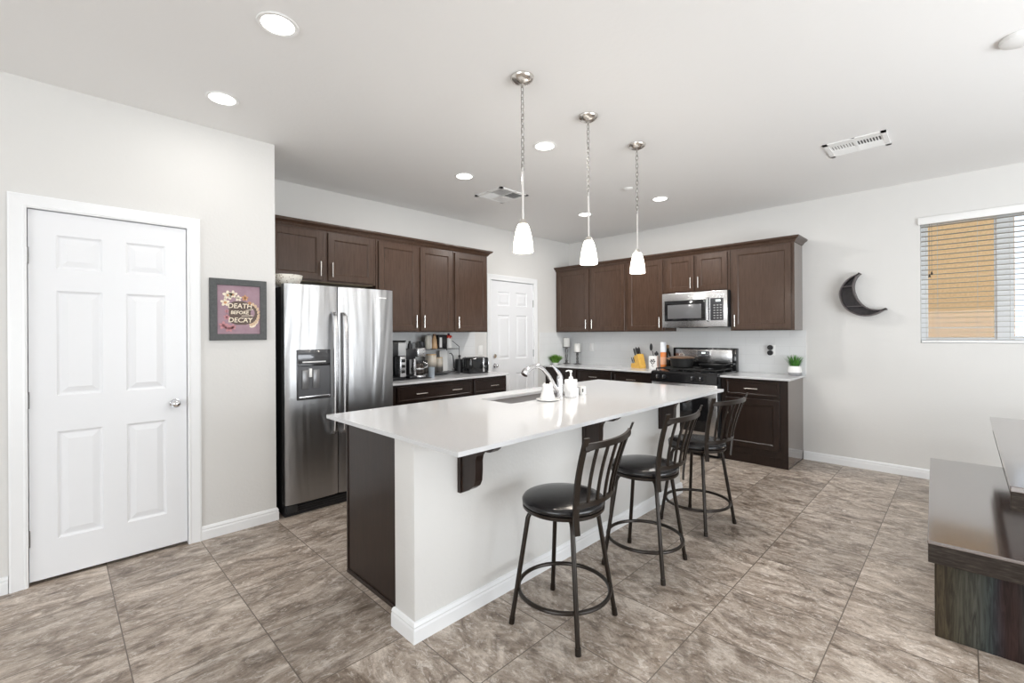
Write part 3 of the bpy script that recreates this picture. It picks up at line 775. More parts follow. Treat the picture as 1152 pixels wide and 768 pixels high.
# soap dispenser
sd = thing('soap_dispenser', 'square white marble soap dispenser with white pump by the faucet', 'soap dispenser', (2.355, -3.035, TT), math.radians(12))
M_marble = mat('white_marble', (.8, .8, .8), .2)
set_col(M_marble, ramp(M_marble, noise(M_marble, coords(M_marble), 14, 5, .6, 1.5), [(.35, (.70, .70, .71)), (.5, (.83, .83, .83)), (1, (.86, .86, .86))]))
MB().box(-.036, .036, -.036, .036, 0, .128, .006).build('bottle', M_marble, sd)
MB().lathe([(0, 0), (.016, 0), (.016, .012), (.013, .020), (.007, .024), (.005, .05), (.010, .052), (.010, .064), (0, .066)], (0, 0, .126), 18).tube([(0, 0, .187), (-.018, -.006, .190), (-.034, -.012, .184)], .0045, 8).build('pump', M_white, sd)
# white sponge holder on dish
ch = thing('sponge_holder', 'white ceramic holder with two pointed ears standing on a saucer by the sink', 'holder', (2.335, -3.270, TT))
MB().lathe([(0, 0), (.050, 0), (.075, .006), (.078, .010), (.05, .009), (0, .009)], seg=32).build('saucer', M_ceramic, ch)
b = MB().lathe([(0, .009), (.052, .009), (.054, .02), (.044, .05), (.038, .085), (.040, .108), (.036, .110), (.034, .085), (0, .03)], seg=28, sx=.9, sy=1.05)
for s_ in (-1, 1): b.lathe([(.011, 0), (.009, .014), (.004, .022), (0, .024)], (-.012 * s_ * 0, .032 * s_, .100), 12)
b.build('vessel', M_ceramic, ch)

# ------------------------------------------------------------------ bar stools
def bez(a, b_, t): return a + (b_ - a) * t
def make_stool(label, loc, seat_deg, leg_deg):
    t = thing('bar_stool', label, 'bar stool', loc, 0, 'bar stools along the island')
    Rl = Matrix.Rotation(math.radians(leg_deg), 4, 'Z'); Rs = Matrix.Rotation(math.radians(seat_deg), 4, 'Z')
    for sx in (-1, 1):
        for sy in (-1, 1):
            top = (sx * .100, sy * .100, .526)
            pts = [(sx * .060, sy * .060, .527), (sx * .095, sy * .095, .524), (sx * .112, sy * .112, .512), (sx * .120, sy * .120, .490), (sx * .1755, sy * .1755, .016)]
            lg = MB().tube(pts, .0112, 12).xf(Rl).build('leg', M_bronze, t)
            MB().cyl((sx * .1738, sy * .1738, .03), (sx * .1772, sy * .1772, 0), .0135, seg=14).xf(Rl).build('foot_cap', M_bronze, lg)
    MB().tube([(.214 * math.cos(a), .214 * math.sin(a), .155) for a in [2 * PI * k / 56 for k in range(56)]], .0098, 10, closed=True).build('foot_ring', M_bronze, t)
    MB().cyl((0, 0, .518), (0, 0, .536), .11, seg=32).build('swivel_plate', M_bronze, t)
    MB().lathe([(0, .534), (.188, .534), (.193, .540), (.193, .552), (0, .552)], seg=56).build('seat_ring', M_bronze, t)
    MB().lathe([(0, .553), (.186, .553), (.194, .559), (.195, .572), (.188, .582), (.176, .587), (.12, .597), (.05, .600), (0, .6005)], seg=56).build('seat', M_leather, t, ang=60)
    # back: local +x outward
    def bp_(s, z):   # s -1..1 across; returns point on the curved, raked back surface
        k = (z - .50) / .425
        half = .150 + .062 * k
        bow = .042
        x = .168 + .086 * max(0, k) ** 1.35 - .012 * math.sin(PI * min(1, max(0, k))) + (1 - s * s) * bow * 1.0
        return Vector((x, s * half, z))
    def strip(s, z0, z1, wd, th, n=12):
        bb = MB(); prev = None
        for i in range(n + 1):
            z = bez(z0, z1, i / n); p = bp_(s, z); tx = (bp_(s + .02, z) - bp_(s - .02, z)).normalized(); nx = Vector((tx.y, -tx.x, 0))
            r_ = [bb.bm.verts.new(p + tx * a + nx * c) for a, c in ((-wd / 2, -th / 2), (wd / 2, -th / 2), (wd / 2, th / 2), (-wd / 2, th / 2))]
            if prev:
                for k in range(4): bb.bm.faces.new((prev[k], prev[(k + 1) % 4], r_[(k + 1) % 4], r_[k]))
            else: bb.bm.faces.new(r_)
            prev = r_
        bb.bm.faces.new(prev[::-1]); return bb
    for s_ in (-1, 1):
        strip(s_, .490, .928, .026, .011).xf(Rs).build('back_post', M_bronze, t, ang=30)
    for s_ in (-.66, -.33, 0, .33, .66):
        strip(s_, .628, .886, .011, .011, 8).xf(Rs).build('spindle', M_bronze, t, ang=30)
    def rail(zc, hh, th, n=18, smax=1.0, z_of=None):
        bb = MB(); prev = None
        for i in range(n + 1):
            s_ = -smax + 2 * smax * i / n; p = bp_(s_, zc); tx = (bp_(s_ + .02, zc) - bp_(s_ - .02, zc)).normalized(); nx = Vector((tx.y, -tx.x, 0))
            r_ = [bb.bm.verts.new(p + nx * a + Vector((0, 0, c))) for a, c in ((-th / 2, -hh / 2), (th / 2, -hh / 2), (th / 2, hh / 2), (-th / 2, hh / 2))]
            if prev:
                for k in range(4): bb.bm.faces.new((prev[k], prev[(k + 1) % 4], r_[(k + 1) % 4], r_[k]))
            else: bb.bm.faces.new(r_)
            prev = r_
        bb.bm.faces.new(prev[::-1]); return bb
    rail(.888, .026, .014).xf(Rs).build('top_rail', M_bronze, t, ang=30)
    rail(.620, .020, .013).xf(Rs).build('lower_rail', M_bronze, t, ang=30)
    return t
make_stool('black bar stool with bronze frame at the island, nearest the camera', (3.005, -3.945, 0), 5, 7)
make_stool('middle bar stool of the three along the island, black seat and bronze frame', (3.010, -3.187, 0), 0, 6)
make_stool('black bar stool at the far end of the island, closest to the stove', (2.990, -2.395, 0), -9, -10)

# ------------------------------------------------------------------ pendants
M_shade = mat('frosted_white_glass', (.95, .94, .92), .35, emit=(1.0, .95, .88), estr=2.6)
def f_shade():
    N, L, b = nodes(M_shade); t = N.new('ShaderNodeBsdfTransparent'); mx = N.new('ShaderNodeMixShader'); mx.inputs[0].default_value = .55
    L.new(t.outputs[0], mx.inputs[1]); L.new(b.outputs[0], mx.inputs[2]); L.new(mx.outputs[0], N['Material Output'].inputs['Surface'])
f_shade()
M_chain = mat('nickel_chain', (.34, .32, .30), .28, 1.0)
def pendant(label, x, y):
    t = thing('pendant_light', label, 'pendant lamp', (x, y, 1.795), 0, 'pendant lights over the island')
    MB().lathe([(0, .948), (.064, .948), (.064, .942), (.056, .930), (.035, .918), (.012, .912), (0, .912)], seg=36).build('canopy', M_nickel, t)
    b = MB().cyl((0, 0, .892), (0, 0, .914), .005, seg=8)
    n = 15; z0, z1 = .440, .895; st = (z1 - z0) / n
    for i in range(n):
        zc = z0 + st * (i + .5); hh = st * .72; ww = .0092; pts = []
        for k in range(12):
            a = 2 * PI * k / 12; u, v = math.cos(a) * ww, math.sin(a) * hh
            pts.append((u, 0, zc + v) if i % 2 else (0, u, zc + v))
        b.tube(pts, .0021, 6, closed=True)
    b.build('chain', M_chain, t)
    MB().tube([(.003 * math.cos(i * .5), .003 * math.sin(i * .5), .44 + i * .0152) for i in range(31)], .0013, 6).build('cord', M_white, t)
    MB().cyl((0, 0, .165), (0, 0, .443), .0055, seg=10).build('stem', mat('stem_nickel', (.75, .73, .71), .3, .8) if 'stem_nickel' not in bpy.data.materials else bpy.data.materials['stem_nickel'], t)
    MB().lathe([(0, .178), (.012, .176), (.018, .165), (.024, .150), (.020, .146), (0, .146)], seg=24).build('socket_cap', M_nickel, t)
    sh = MB().lathe([(.018, .152), (.026, .150), (.033, .135), (.041, .105), (.048, .070), (.053, .030), (.0545, .0), (.0525, .0), (.051, .030), (.046, .070), (.039, .105), (.031, .133), (.018, .149)], seg=48, flute=12, famp=.008).build('lamp_shade', M_shade, t)
    MB().sphere((0, 0, .098), .018, sz=1.3).build('bulb', mat('bulb_glow', (1, 1, 1), .4, emit=(1, .88, .72), estr=14) if 'bulb_glow' not in bpy.data.materials else bpy.data.materials['bulb_glow'], t)
    d = bpy.data.lights.new('pendant_glow', 'POINT'); d.energy = 8; d.color = (1, .90, .78); d.shadow_soft_size = .022
    o = bpy.data.objects.new('pendant_glow', d); COL.objects.link(o); o.parent = t; o.location = (0, 0, .030)
    return t
pendant('white glass pendant light hanging over the near end of the island, above the first stool', 2.656, -3.843)
pendant('middle white glass pendant light of the three over the island', 2.648, -3.222)
pendant('white glass pendant light over the far end of the island, closest to the stove', 2.643, -2.600)

# ------------------------------------------------------------------ ceiling fixtures
M_lens = mat('downlight_lens', (1, 1, 1), .5, emit=(1, .97, .92), estr=5.0)
def downlight(label, x, y, watts):
    t = thing('recessed_light', label, 'ceiling light', (x, y, H), 0, 'recessed ceiling lights')
    MB().lathe([(.072, -.001), (.085, -.001), (.087, -.004), (.083, -.007), (.076, -.006), (.068, -.0045), (.068, -.001)], seg=48).build('trim_ring', M_white, t)
    MB().lathe([(0, -.0035), (.068, -.0045), (.068, -.001), (0, -.001)], seg=40).build('lens', M_lens, t)
    d = bpy.data.lights.new('downlight_beam', 'AREA'); d.shape = 'DISK'; d.size = .12; d.energy = watts; d.color = (1, .97, .93)
    o = bpy.data.objects.new('downlight_beam', d); COL.objects.link(o); o.parent = t; o.location = (0, 0, -.012)
    return t
for lab, x, y, wt in (('recessed ceiling light largest and highest in view at upper left', 2.179, -4.930, 3), ('recessed ceiling light near the pantry door wall', 1.269, -4.941, 2),
                  ('recessed ceiling light left of the square air vent', 1.237, -3.090, 13), ('recessed ceiling light between the first and second pendants', 2.154, -3.072, 3),
                  ('recessed ceiling light behind the middle pendant near the back door', 1.217, -1.269, 15), ('recessed ceiling light above the stove side, right of the last pendant', 2.122, -1.211, 15)):
    downlight(lab, x, y, wt)
sm = thing('smoke_detector', 'round white ceiling disc at the upper right edge', 'smoke detector', (4.556, -2.405, H))
MB().lathe([(0, -.028), (.060, -.026), (.076, -.018), (.080, -.006), (.080, -.001), (0, -.001)], seg=40).build('cover', M_white, sm)
tag(MB().lathe([(0, -.016), (.030, -.014), (.042, -.006), (.043, -.001), (0, -.001)], seg=32).build('sprinkler_cap', M_white, None, (2.07, -1.748, H)), 'small white round cap on ceiling near the last pendant', 'sprinkler')

M_ventback = mat('vent_shadow', (.10, .10, .10), .7)
v1 = thing('ceiling_vent', 'rectangular white ceiling vent on the right side of the ceiling', 'vent', (3.792, -1.433, H))
b = MB(); X, Y = .184, .165
b.box(-X, X, -Y, -Y + .03, -.008, -.001).box(-X, X, Y - .03, Y, -.008, -.001).box(-X, -X + .03, -Y, Y, -.008, -.001).box(X - .03, X, -Y, Y, -.008, -.001).box(-.008, .008, -Y, Y, -.007, -.001).box(-X, X, .008, .014, -.007, -.001)
b.box(-X + .02, X - .02, -Y + .02, -.085, -.006, -.001)
b.build('frame', M_white, v1, smooth=False)
MB().box(-X + .02, X - .02, -Y + .02, Y - .02, -.002, -.0008).build('backing', M_ventback, v1, smooth=False)
b = MB()
for i in range(18):
    x = -X + .036 + i * (2 * X - .072) / 17
    w_ = .0062 if x < 0 else .0034
    b.box(x - w_, x + w_, -.085, .008, -.0035, -.002)
for i in range(7):
    y = .026 + i * .0165; b.prism([(y - .006, -.002), (y - .004, -.002), (y + .004, -.009), (y + .002, -.009)], -X + .03, X - .03, 'x')
b.build('louvers', M_white, v1, smooth=False)
v2 = thing('ceiling_vent', 'square white four-way ceiling vent above the refrigerator run of cabinets', 'vent', (1.07, -2.475, H))
b = MB(); X = .19
b.box(-X, X, -X, -X + .032, -.010, -.001).box(-X, X, X - .032, X, -.010, -.001).box(-X, -X + .032, -X, X, -.010, -.001).box(X - .032, X, -X, X, -.010, -.001).box(-.007, .007, -X, X, -.009, -.001).box(-X, X, -.007, .007, -.009, -.001)
b.build('frame', M_white, v2, smooth=False)
MB().box(-X + .02, X - .02, -X + .02, X - .02, -.002, -.0008).build('backing', M_ventback, v2, smooth=False)
b = MB()
def lou(x0, x1, y0, y1, horiz, tilt):
    n = 8
    for i in range(n):
        if horiz:
            y = y0 + (i + .5) * (y1 - y0) / n
            b.prism([(y - .004, -.002), (y - .002, -.002), (y + .006 * tilt + .002, -.010), (y + .006 * tilt, -.010)], x0, x1, 'x')
        else:
            x = x0 + (i + .5) * (x1 - x0) / n
            b.prism([(x - .004, -.002), (x - .002, -.002), (x + .006 * tilt + .002, -.010), (x + .006 * tilt, -.010)], y0, y1, 'y')
lou(-.155, -.01, -.155, -.01, False, -1); lou(.01, .155, -.155, -.01, True, -1); lou(-.155, -.01, .01, .155, True, 1); lou(.01, .155, .01, .155, False, 1)
b.build('louvers', M_white, v2, smooth=False)

# ------------------------------------------------------------------ framed picture
pf = thing('framed_picture', 'square purple floral print in a dark grey frame beside the pantry door', 'picture', (PX, -4.9125, 1.318), PI / 2)
PWd, PHt = .348, .419; fw = .043
b = MB()
b.rings(0, PWd, 0, PHt, [(0, -.001), (0, -.020), (.003, -.023), (fw - .003, -.023), (fw, -.021), (fw, -.012)], cap=False)
b.build('frame', wood('grey_frame_wood', (.045, .048, .048), (.065, .068, .068), (.09, .092, .09), .5, (12, 12, 12)), pf, smooth=False)
M_art = mat('purple_print', (.33, .20, .25), .5)
set_col(M_art, ramp(M_art, noise(M_art, coords(M_art), 18, 5), [(.3, (.28, .175, .215)), (.7, (.35, .23, .275))]))
MB().box(fw - .002, PWd - fw + .002, -.014, -.004, fw - .002, PHt - fw + .002).build('print', M_art, pf, smooth=False)
def flat(name, polys, m_, par, y=-.0148):
    b = MB()
    for P in polys: b.prism(P, y, y + .0008, 'y')
    return b.build(name, m_, par, smooth=False)
def ell(cx, cz, rx, rz, rot=0, n=18):
    return [(cx + rx * math.cos(2 * PI * k / n) * math.cos(rot) - rz * math.sin(2 * PI * k / n) * math.sin(rot), cz + rx * math.cos(2 * PI * k / n) * math.sin(rot) + rz * math.sin(2 * PI * k / n) * math.cos(rot)) for k in range(n)]
# dark rounded shield behind the words (pixel frame 0..1 mapped to print)
def PP(u, v): return (PWd * (u - 135) / 545, PHt * (1 - (v - 105) / 600))
sh_ = [PP(310, 350), PP(360, 322), PP(440, 318), PP(520, 340), PP(570, 380), PP(592, 430), PP(580, 490), PP(545, 530), PP(470, 552), PP(380, 552), PP(330, 535), PP(310, 500)]
flat('dark_shape', [sh_], mat('print_brown', (.10, .065, .05), .5), pf, -.0152)
flat('chain_petals', [ell(*PP(500 + 100 * math.cos(a), 445 + 110 * math.sin(a)), .013, .008, -a + .8) for a in [-1.1, -.8, -.5, -.2, .1, .35, .6, .85, 1.1, 1.35]], mat('print_gold', (.62, .45, .30), .5), pf, -.0160)
M_cream = mat('print_cream', (.80, .70, .56), .5); M_orange = mat('print_orange', (.55, .28, .14), .5); M_pink = mat('print_pink', (.50, .22, .24), .5)
def flower(u, v, r, k=5):
    c = PP(u, v); return [ell(c[0] + r * .55 * math.cos(2 * PI * i / k + .3), c[1] + r * .55 * math.sin(2 * PI * i / k + .3), r * .55, r * .34, 2 * PI * i / k + .3, 12) for i in range(k)]
for fl in (flower(300, 265, .030), flower(350, 255, .026), flower(400, 290, .020), flower(275, 335, .026), [ell(*PP(540, 560), .022, .013, .4)], [ell(*PP(575, 530), .016, .010, .9)]): flat('cream_flower', fl, M_cream, pf, -.0158)
flat('orange_flowers', flower(465, 285, .020) + [ell(*PP(300, 265), .007, .007), ell(*PP(350, 258), .006, .006), ell(*PP(277, 337), .009, .009)] + flower(510, 335, .012), M_orange, pf, -.0166)
flat('pink_leaves', flower(260, 560, .026) + flower(310, 590, .024) + flower(350, 575, .018) + flower(290, 480, .018) + flower(290, 420, .012), M_pink, pf, -.0158)
for (txt, u, v, s_, sh) in (('DEATH', 415, 368, .046, .1), ('BEFORE', 412, 433, .032, .1), ('DECAY', 418, 508, .046, .1)):
    c = PP(u, v); text_mesh('lettering', txt, s_, M_cream, pf, (c[0], -.0172, c[1]), extrude=.0005, shear=sh, bold=.0006)
flat('swash_lines', [[PP(430, 462), PP(430, 468), PP(540, 462), PP(540, 456)], [PP(420, 482), PP(420, 487), PP(530, 490), PP(530, 485)], [PP(470, 408), PP(470, 413), PP(545, 398), PP(545, 392)]], M_cream, pf, -.0166)
flat('purple_inset', [ell(*PP(540, 435), .013, .026, 0)], M_art, pf, -.0158)

# ------------------------------------------------------------------ crescent moon shelf (wall y=0)
M_moon = wood('charcoal_moon_wood', (.030, .024, .026), (.045, .038, .040), (.065, .055, .056), .5, (6, 6, 6))
M_moonrim = wood('moon_lit_rim_wood', (.060, .050, .050), (.085, .072, .072), (.11, .095, .095), .45, (6, 6, 6))  # paler copy of the moon wood; light on the edges is in the colour
ms = thing('moon_shelf', 'dark crescent moon shaped wall shelf left of the window', 'shelf', (3.65, 0, 1.50))
# outer arc / inner arc in local xz
def circ3(p, q, r):
    ax, ay = p; bx, by = q; cx, cy = r; d = 2 * (ax * (by - cy) + bx * (cy - ay) + cx * (ay - by))
    ux = ((ax * ax + ay * ay) * (by - cy) + (bx * bx + by * by) * (cy - ay) + (cx * cx + cy * cy) * (ay - by)) / d
    uy = ((ax * ax + ay * ay) * (cx - bx) + (bx * bx + by * by) * (ax - cx) + (cx * cx + cy * cy) * (bx - ax)) / d
    return ux, uy, math.hypot(ax - ux, ay - uy)
T1, T2 = (3.630 - 3.65, 1.928 - 1.50), (3.830 - 3.65 + .0, 1.571 - 1.50)
OL = circ3(T1, (3.463 - 3.65, 1.742 - 1.50), (3.60 - 3.65, 1.500 - 1.50)); 
def arc(c, p, q, n, ccw):
    a0 = math.atan2(p[1] - c[1], p[0] - c[0]); a1 = math.atan2(q[1] - c[1], q[0] - c[0])
    if ccw:
        while a1 < a0: a1 += 2 * PI
    else:
        while a1 > a0: a1 -= 2 * PI
    return [(c[0] + c[2] * math.cos(a0 + (a1 - a0) * i / n), c[1] + c[2] * math.sin(a0 + (a1 - a0) * i / n)) for i in range(n + 1)]
def smooth_curve(P, n=8):
    out = []
    for i in range(len(P) - 1):
        p0 = P[max(i - 1, 0)]; p1 = P[i]; p2 = P[i + 1]; p3 = P[min(i + 2, len(P) - 1)]
        for k in range(n):
            t = k / n
            out.append(tuple(.5 * ((2 * p1[j]) + (-p0[j] + p2[j]) * t + (2 * p0[j] - 5 * p1[j] + 4 * p2[j] - p3[j]) * t * t + (-p0[j] + 3 * p1[j] - 3 * p2[j] + p3[j]) * t ** 3) for j in (0, 1)))
    out.append(P[-1]); return out
MOON_OUT = smooth_curve([(-.020, .428), (-.100, .390), (-.158, .325), (-.186, .245), (-.172, .150), (-.125, .072), (-.050, .020), (.030, .004), (.110, .024), (.180, .071)])
MOON_IN = smooth_curve([(-.020, .428), (-.055, .370), (-.070, .300), (-.058, .225), (-.025, .150), (.030, .092), (.100, .066), (.180, .071)])
def offs(P, d):
    out = []
    for i, p in enumerate(P):
        a = P[max(i - 1, 0)]; c = P[min(i + 1, len(P) - 1)]; tx, tz = c[0] - a[0], c[1] - a[1]; l = math.hypot(tx, tz) or 1
        out.append((p[0] - tz / l * d, p[1] + tx / l * d))
    return out
def shell(b, A, B, y0, y1):
    for i in range(len(A) - 1): 
        q = [A[i], A[i + 1], B[i + 1], B[i]]
        for (y) in (y0, y1): b.bm.faces.new([b.bm.verts.new((p[0], y, p[1])) for p in q])
        for (p, r) in ((A[i], A[i + 1]), (B[i], B[i + 1])): b.bm.faces.new([b.bm.verts.new(c) for c in ((p[0], y0, p[1]), (r[0], y0, r[1]), (r[0], y1, r[1]), (p[0], y1, p[1]))])
b = MB(); shell(b, MOON_OUT, offs(MOON_OUT, .011), -.10, -.002); shell(b, MOON_IN, offs(MOON_IN, -.011), -.10, -.002)
bmesh.ops.remove_doubles(b.bm, verts=b.bm.verts[:], dist=1e-5)
b.build('rim', M_moonrim, ms, smooth=False)
poly = MOON_OUT + MOON_IN[::-1][1:-1]
b = MB()
n_ = min(len(MOON_OUT), len(MOON_IN))
def res(P, n):
    L_ = [0]
    for a, c in zip(P, P[1:]): L_.append(L_[-1] + math.dist(a, c))
    out = []
    for k in range(n + 1):
        t = L_[-1] * k / n; i = 0
        while i < len(L_) - 2 and L_[i + 1] < t: i += 1
        f = (t - L_[i]) / (L_[i + 1] - L_[i] or 1); out.append((P[i][0] + (P[i + 1][0] - P[i][0]) * f, P[i][1] + (P[i + 1][1] - P[i][1]) * f))
    return out
shell(b, res(MOON_OUT, 50), res(MOON_IN, 50), -.010, -.003)
bmesh.ops.remove_doubles(b.bm, verts=b.bm.verts[:], dist=1e-5)
b.build('back_panel', M_moon, ms, smooth=False)
MB().box(-.163, -.076, -.095, -.010, .300, .308).build('shelf_board', M_moonrim, ms, smooth=False)
MB().box(-.132, .012, -.095, -.010, .100, .108).build('shelf_board', M_moonrim, ms, smooth=False)

# ------------------------------------------------------------------ wall plates
def outlet(name, label, loc, rz, kind):
    t = thing(name, label, 'outlet' if kind != 'switch' else 'switch', loc, rz)
    MB().box(-.036, .036, -.006, -.0005, -.058, .058, .003).build('cover_plate', M_white, t)
    if kind == 'switch': MB().box(-.016, .016, -.009, -.005, -.033, .033, .002).build('rocker', M_white, t)
    elif kind == 'outlet':
        MB().box(-.016, .016, -.0075, -.005, -.033, .033, .002).build('receptacle', M_white, t)
    return t
outlet('light_switch', 'white switch plate on the backsplash between the candles and knife block', (.425, -.0085, 1.150), 0, 'switch')
o = outlet('wall_outlet', 'white outlet with two round black plugs on the backsplash above the right counter', (2.832, -.0085, 1.155), 0, 'plate')
for dz in (-.029, .029): MB().cyl((-.012, -.006, dz), (-.012, -.032, dz), .028, seg=24).build('black_plug', M_blackplastic, o)
outlet('wall_outlet', 'white outlet plate on the wall above the toaster beside the back door', (.0005, -1.835, 1.150), PI / 2, 'outlet')

# ------------------------------------------------------------------ candles and plants, stove side
def candle(label, x, y, h, ch_):
    t = thing('candle_holder', label, 'candle holder', (x, y, TT), 0)
    MB().lathe([(0, 0), (.058, 0), (.060, .005), (.036, .010), (.020, .018), (.014, .03), (.022, .045), (.013, .06), (.020, h * .5), (.012, h * .6), (.021, h * .8), (.013, h - .02), (.020, h - .010), (.060, h - .004), (.062, h), (0, h)], seg=28).build('stand', mat('pewter', (.16, .16, .16), .3, .85) if 'pewter' not in bpy.data.materials else bpy.data.materials['pewter'], t)
    c = MB().lathe([(0, h), (.044, h), (.047, h + .004), (.047, h + ch_ - .004), (.044, h + ch_), (0, h + ch_ - .004)], seg=28).build('candle', M_wax, t)
    MB().cyl((0, 0, h + ch_ - .004), (0, 0, h + ch_ + .008), .0012, seg=6).build('wick', M_castiron, c)
candle('white pillar candle on tall pewter stand, the taller of the pair', .065, -.155, .255, .135)
candle('white pillar candle on short pewter stand, the lower of the pair', .262, -.150, .182, .125)

def grass_clump(name, n, R_, h, spread, m_, parent, z0, seed, wd=.004, droop=.3):
    rnd = random.Random(seed); b = MB()
    for i in range(n):
        a = rnd.uniform(0, 2 * PI); r0 = rnd.random() ** .5 * R_; lean = rnd.random() ** .7 * spread; hh = h * rnd.uniform(.65, 1.05)
        base = Vector((math.cos(a) * r0, math.sin(a) * r0, z0)); d = Vector((math.cos(a), math.sin(a), 0)); sd_ = Vector((-d.y, d.x, 0)); prev = None
        for k in range(5):
            t = k / 4; p = base + d * (lean * t ** 1.3) + Vector((0, 0, hh * (t - droop * (lean / max(spread, .001)) * t * t))); w_ = wd * (1 - t * .85)
            r_ = (b.bm.verts.new(p - sd_ * w_), b.bm.verts.new(p + sd_ * w_))
            if prev: b.bm.faces.new((prev[0], prev[1], r_[1], r_[0]))
            prev = r_
    return b.build(name, m_, parent, smooth=True)
gp = thing('potted_grass', 'round tuft of bright green grass in a small white pot by the candles', 'potted plant', (.062, -.42, TT))
MB().lathe([(0, 0), (.036, 0), (.042, .01), (.044, .045), (.040, .045), (.036, .02), (0, .02)], seg=28).build('pot', M_ceramic, gp)
grass_clump('grass', 1400, .05, .125, .105, M_green, gp, .030, 5, .0032, .30)
pp = thing('potted_plant', 'spiky green plant in a white and grey round pot on the right counter', 'potted plant', (3.078, -.115, TT))
MB().lathe([(0, 0), (.052, 0), (.058, .006), (.066, .032), (0, .032)], seg=36).build('pot_base', M_grey, pp, label='grey lower band of the pot')
MB().lathe([(.066, .032), (.068, .045), (.064, .075), (.056, .100), (.052, .100), (.056, .08), (.05, .06), (0, .06)], seg=36).build('pot', M_ceramic, pp)
grass_clump('leaves', 170, .035, .150, .085, M_greend, pp, .07, 9, .0055, .15)

# knife block
kb = thing('knife_block', 'yellow bamboo knife block filled with black-handled knives', 'knife block', (1.305, -.215, TT), math.radians(-28))
M_bamboo = wood('yellow_bamboo', (.62, .34, .06), (.74, .44, .09), (.82, .52, .14), .4, (14, 14, 3))
P = [(.10, 0), (.10, .03), (.045, .185), (-.045, .150), (-.012, .065), (-.105, .055), (-.11, .0)]
MB().prism(P, -.045, .045, 'y').build('block', M_bamboo, kb, smooth=False)
dirv = Vector((-.40, 0, .92)).normalized()
for (px_, pz, py_) in ((-.032, .158, -.024), (-.028, .160, .002), (-.026, .160, .028), (.018, .174, -.022), (.020, .175, .018)):
    p = Vector((px_, py_, pz)); MB().tube([p, p + dirv * .045, p + dirv * .090, p + dirv * .105], .009, 10, radii=[.007, .0105, .0105, .007]).build('knife_handle', M_blackplastic, kb)
for i in range(4):
    p = Vector((-.075 + .012 * (i % 2), -.033 + i * .022, .060)); dv = Vector((-.5, 0, .86)).normalized()
    MB().tube([p, p + dv * .04, p + dv * .082], .0075, 8, radii=[.006, .009, .0065]).build('knife_handle', M_blackplastic, kb)
# utensil crock
uc = thing('utensil_crock', 'white square utensil crock with black floral skull print', 'utensil holder', (1.545, -.250, TT), math.radians(8))
MB().box(-.052, .052, -.05, .05, 0, .165, .006).build('crock', M_ceramic, uc)
b = MB()
for (a, c, r_) in ((-.016, .112, .012), (.012, .118, .012), (-.026, .094, .010), (.024, .098, .011), (0, .098, .010), (-.014, .076, .009), (.012, .078, .009), (-.002, .060, .008), (-.010, .044, .006), (0.004, .034, .006)):
    lobes = ell(a, c, r_, r_ * .8, a * 40, 10); b.prism(lobes, -.0516, -.0500, 'y')
b.build('floral_print', mat('print_black', (.03, .025, .025), .5), uc, smooth=False)
# utensils
us = thing('black_ladle', 'black slotted serving spoon standing in the white utensil crock', 'utensil', (1.525, -.245, TT + .165))
MB().tube([(.01, 0, .0), (.0, 0, .04), (-.006, 0, .065)], .005, 8).build('shaft', M_blackplastic, us)
MB().sphere((-.022, 0, .112), .028, sx=.75, sy=.22, sz=1.7, seg=20).build('bowl', M_blackplastic, us)
b = MB()
for (dx, dz, a) in ((0, .03, .5), (.018, .045, -.3), (.03, .028, -.7), (.012, .02, .1)):
    b.sphere((dx, 0, dz), .016, sx=.8, sy=.5, sz=1.2, seg=12)
b.cyl((.012, 0, 0), (.014, 0, .03), .006, seg=8)
tag(b.build('scrubber_brush', M_blackplastic, None, (1.562, -.25, TT + .165)), 'black scalloped utensil head at the right of the white crock', 'utensil')

# bottles
ob = thing('soap_bottle', 'clear bottle half filled with orange liquid left of the stove pot', 'bottle', (1.655, -.220, TT))
MB().lathe([(0, 0), (.034, 0), (.036, .006), (.036, .205), (.034, .215), (0, .217)], seg=28).build('liquid_fill', mat('orange_liquid', (.78, .24, .06), .12), ob, label='orange liquid')
MB().lathe([(.036, .216), (.037, .23), (.037, .335), (.034, .342), (0, .343)], seg=28).build('upper_body', mat('frosted_white', (.82, .84, .88), .25), ob, label='frosted white upper half')
MB().lathe([(.0365, .06), (.0372, .065), (.0372, .15), (.0365, .155)], seg=28).build('label_wrap', mat('label_peach', (.85, .45, .28), .4), ob, label='peach label band')
wb = thing('wine_bottle', 'dark glass bottle standing just behind the dutch oven', 'bottle', (1.650, -.085, TT))
MB().lathe([(0, 0), (.036, 0), (.038, .006), (.038, .165), (.032, .20), (.016, .235), (.014, .29), (.016, .292), (.016, .302), (0, .303)], seg=28).build('glass_body', mat('dark_bottle', (.02, .012, .006), .1, spec=.7), wb)
MB().lathe([(.0165, .262), (.0165, .304), (0, .305)], seg=20).build('cap', mat('gold_brown', (.25, .14, .06), .4), wb)

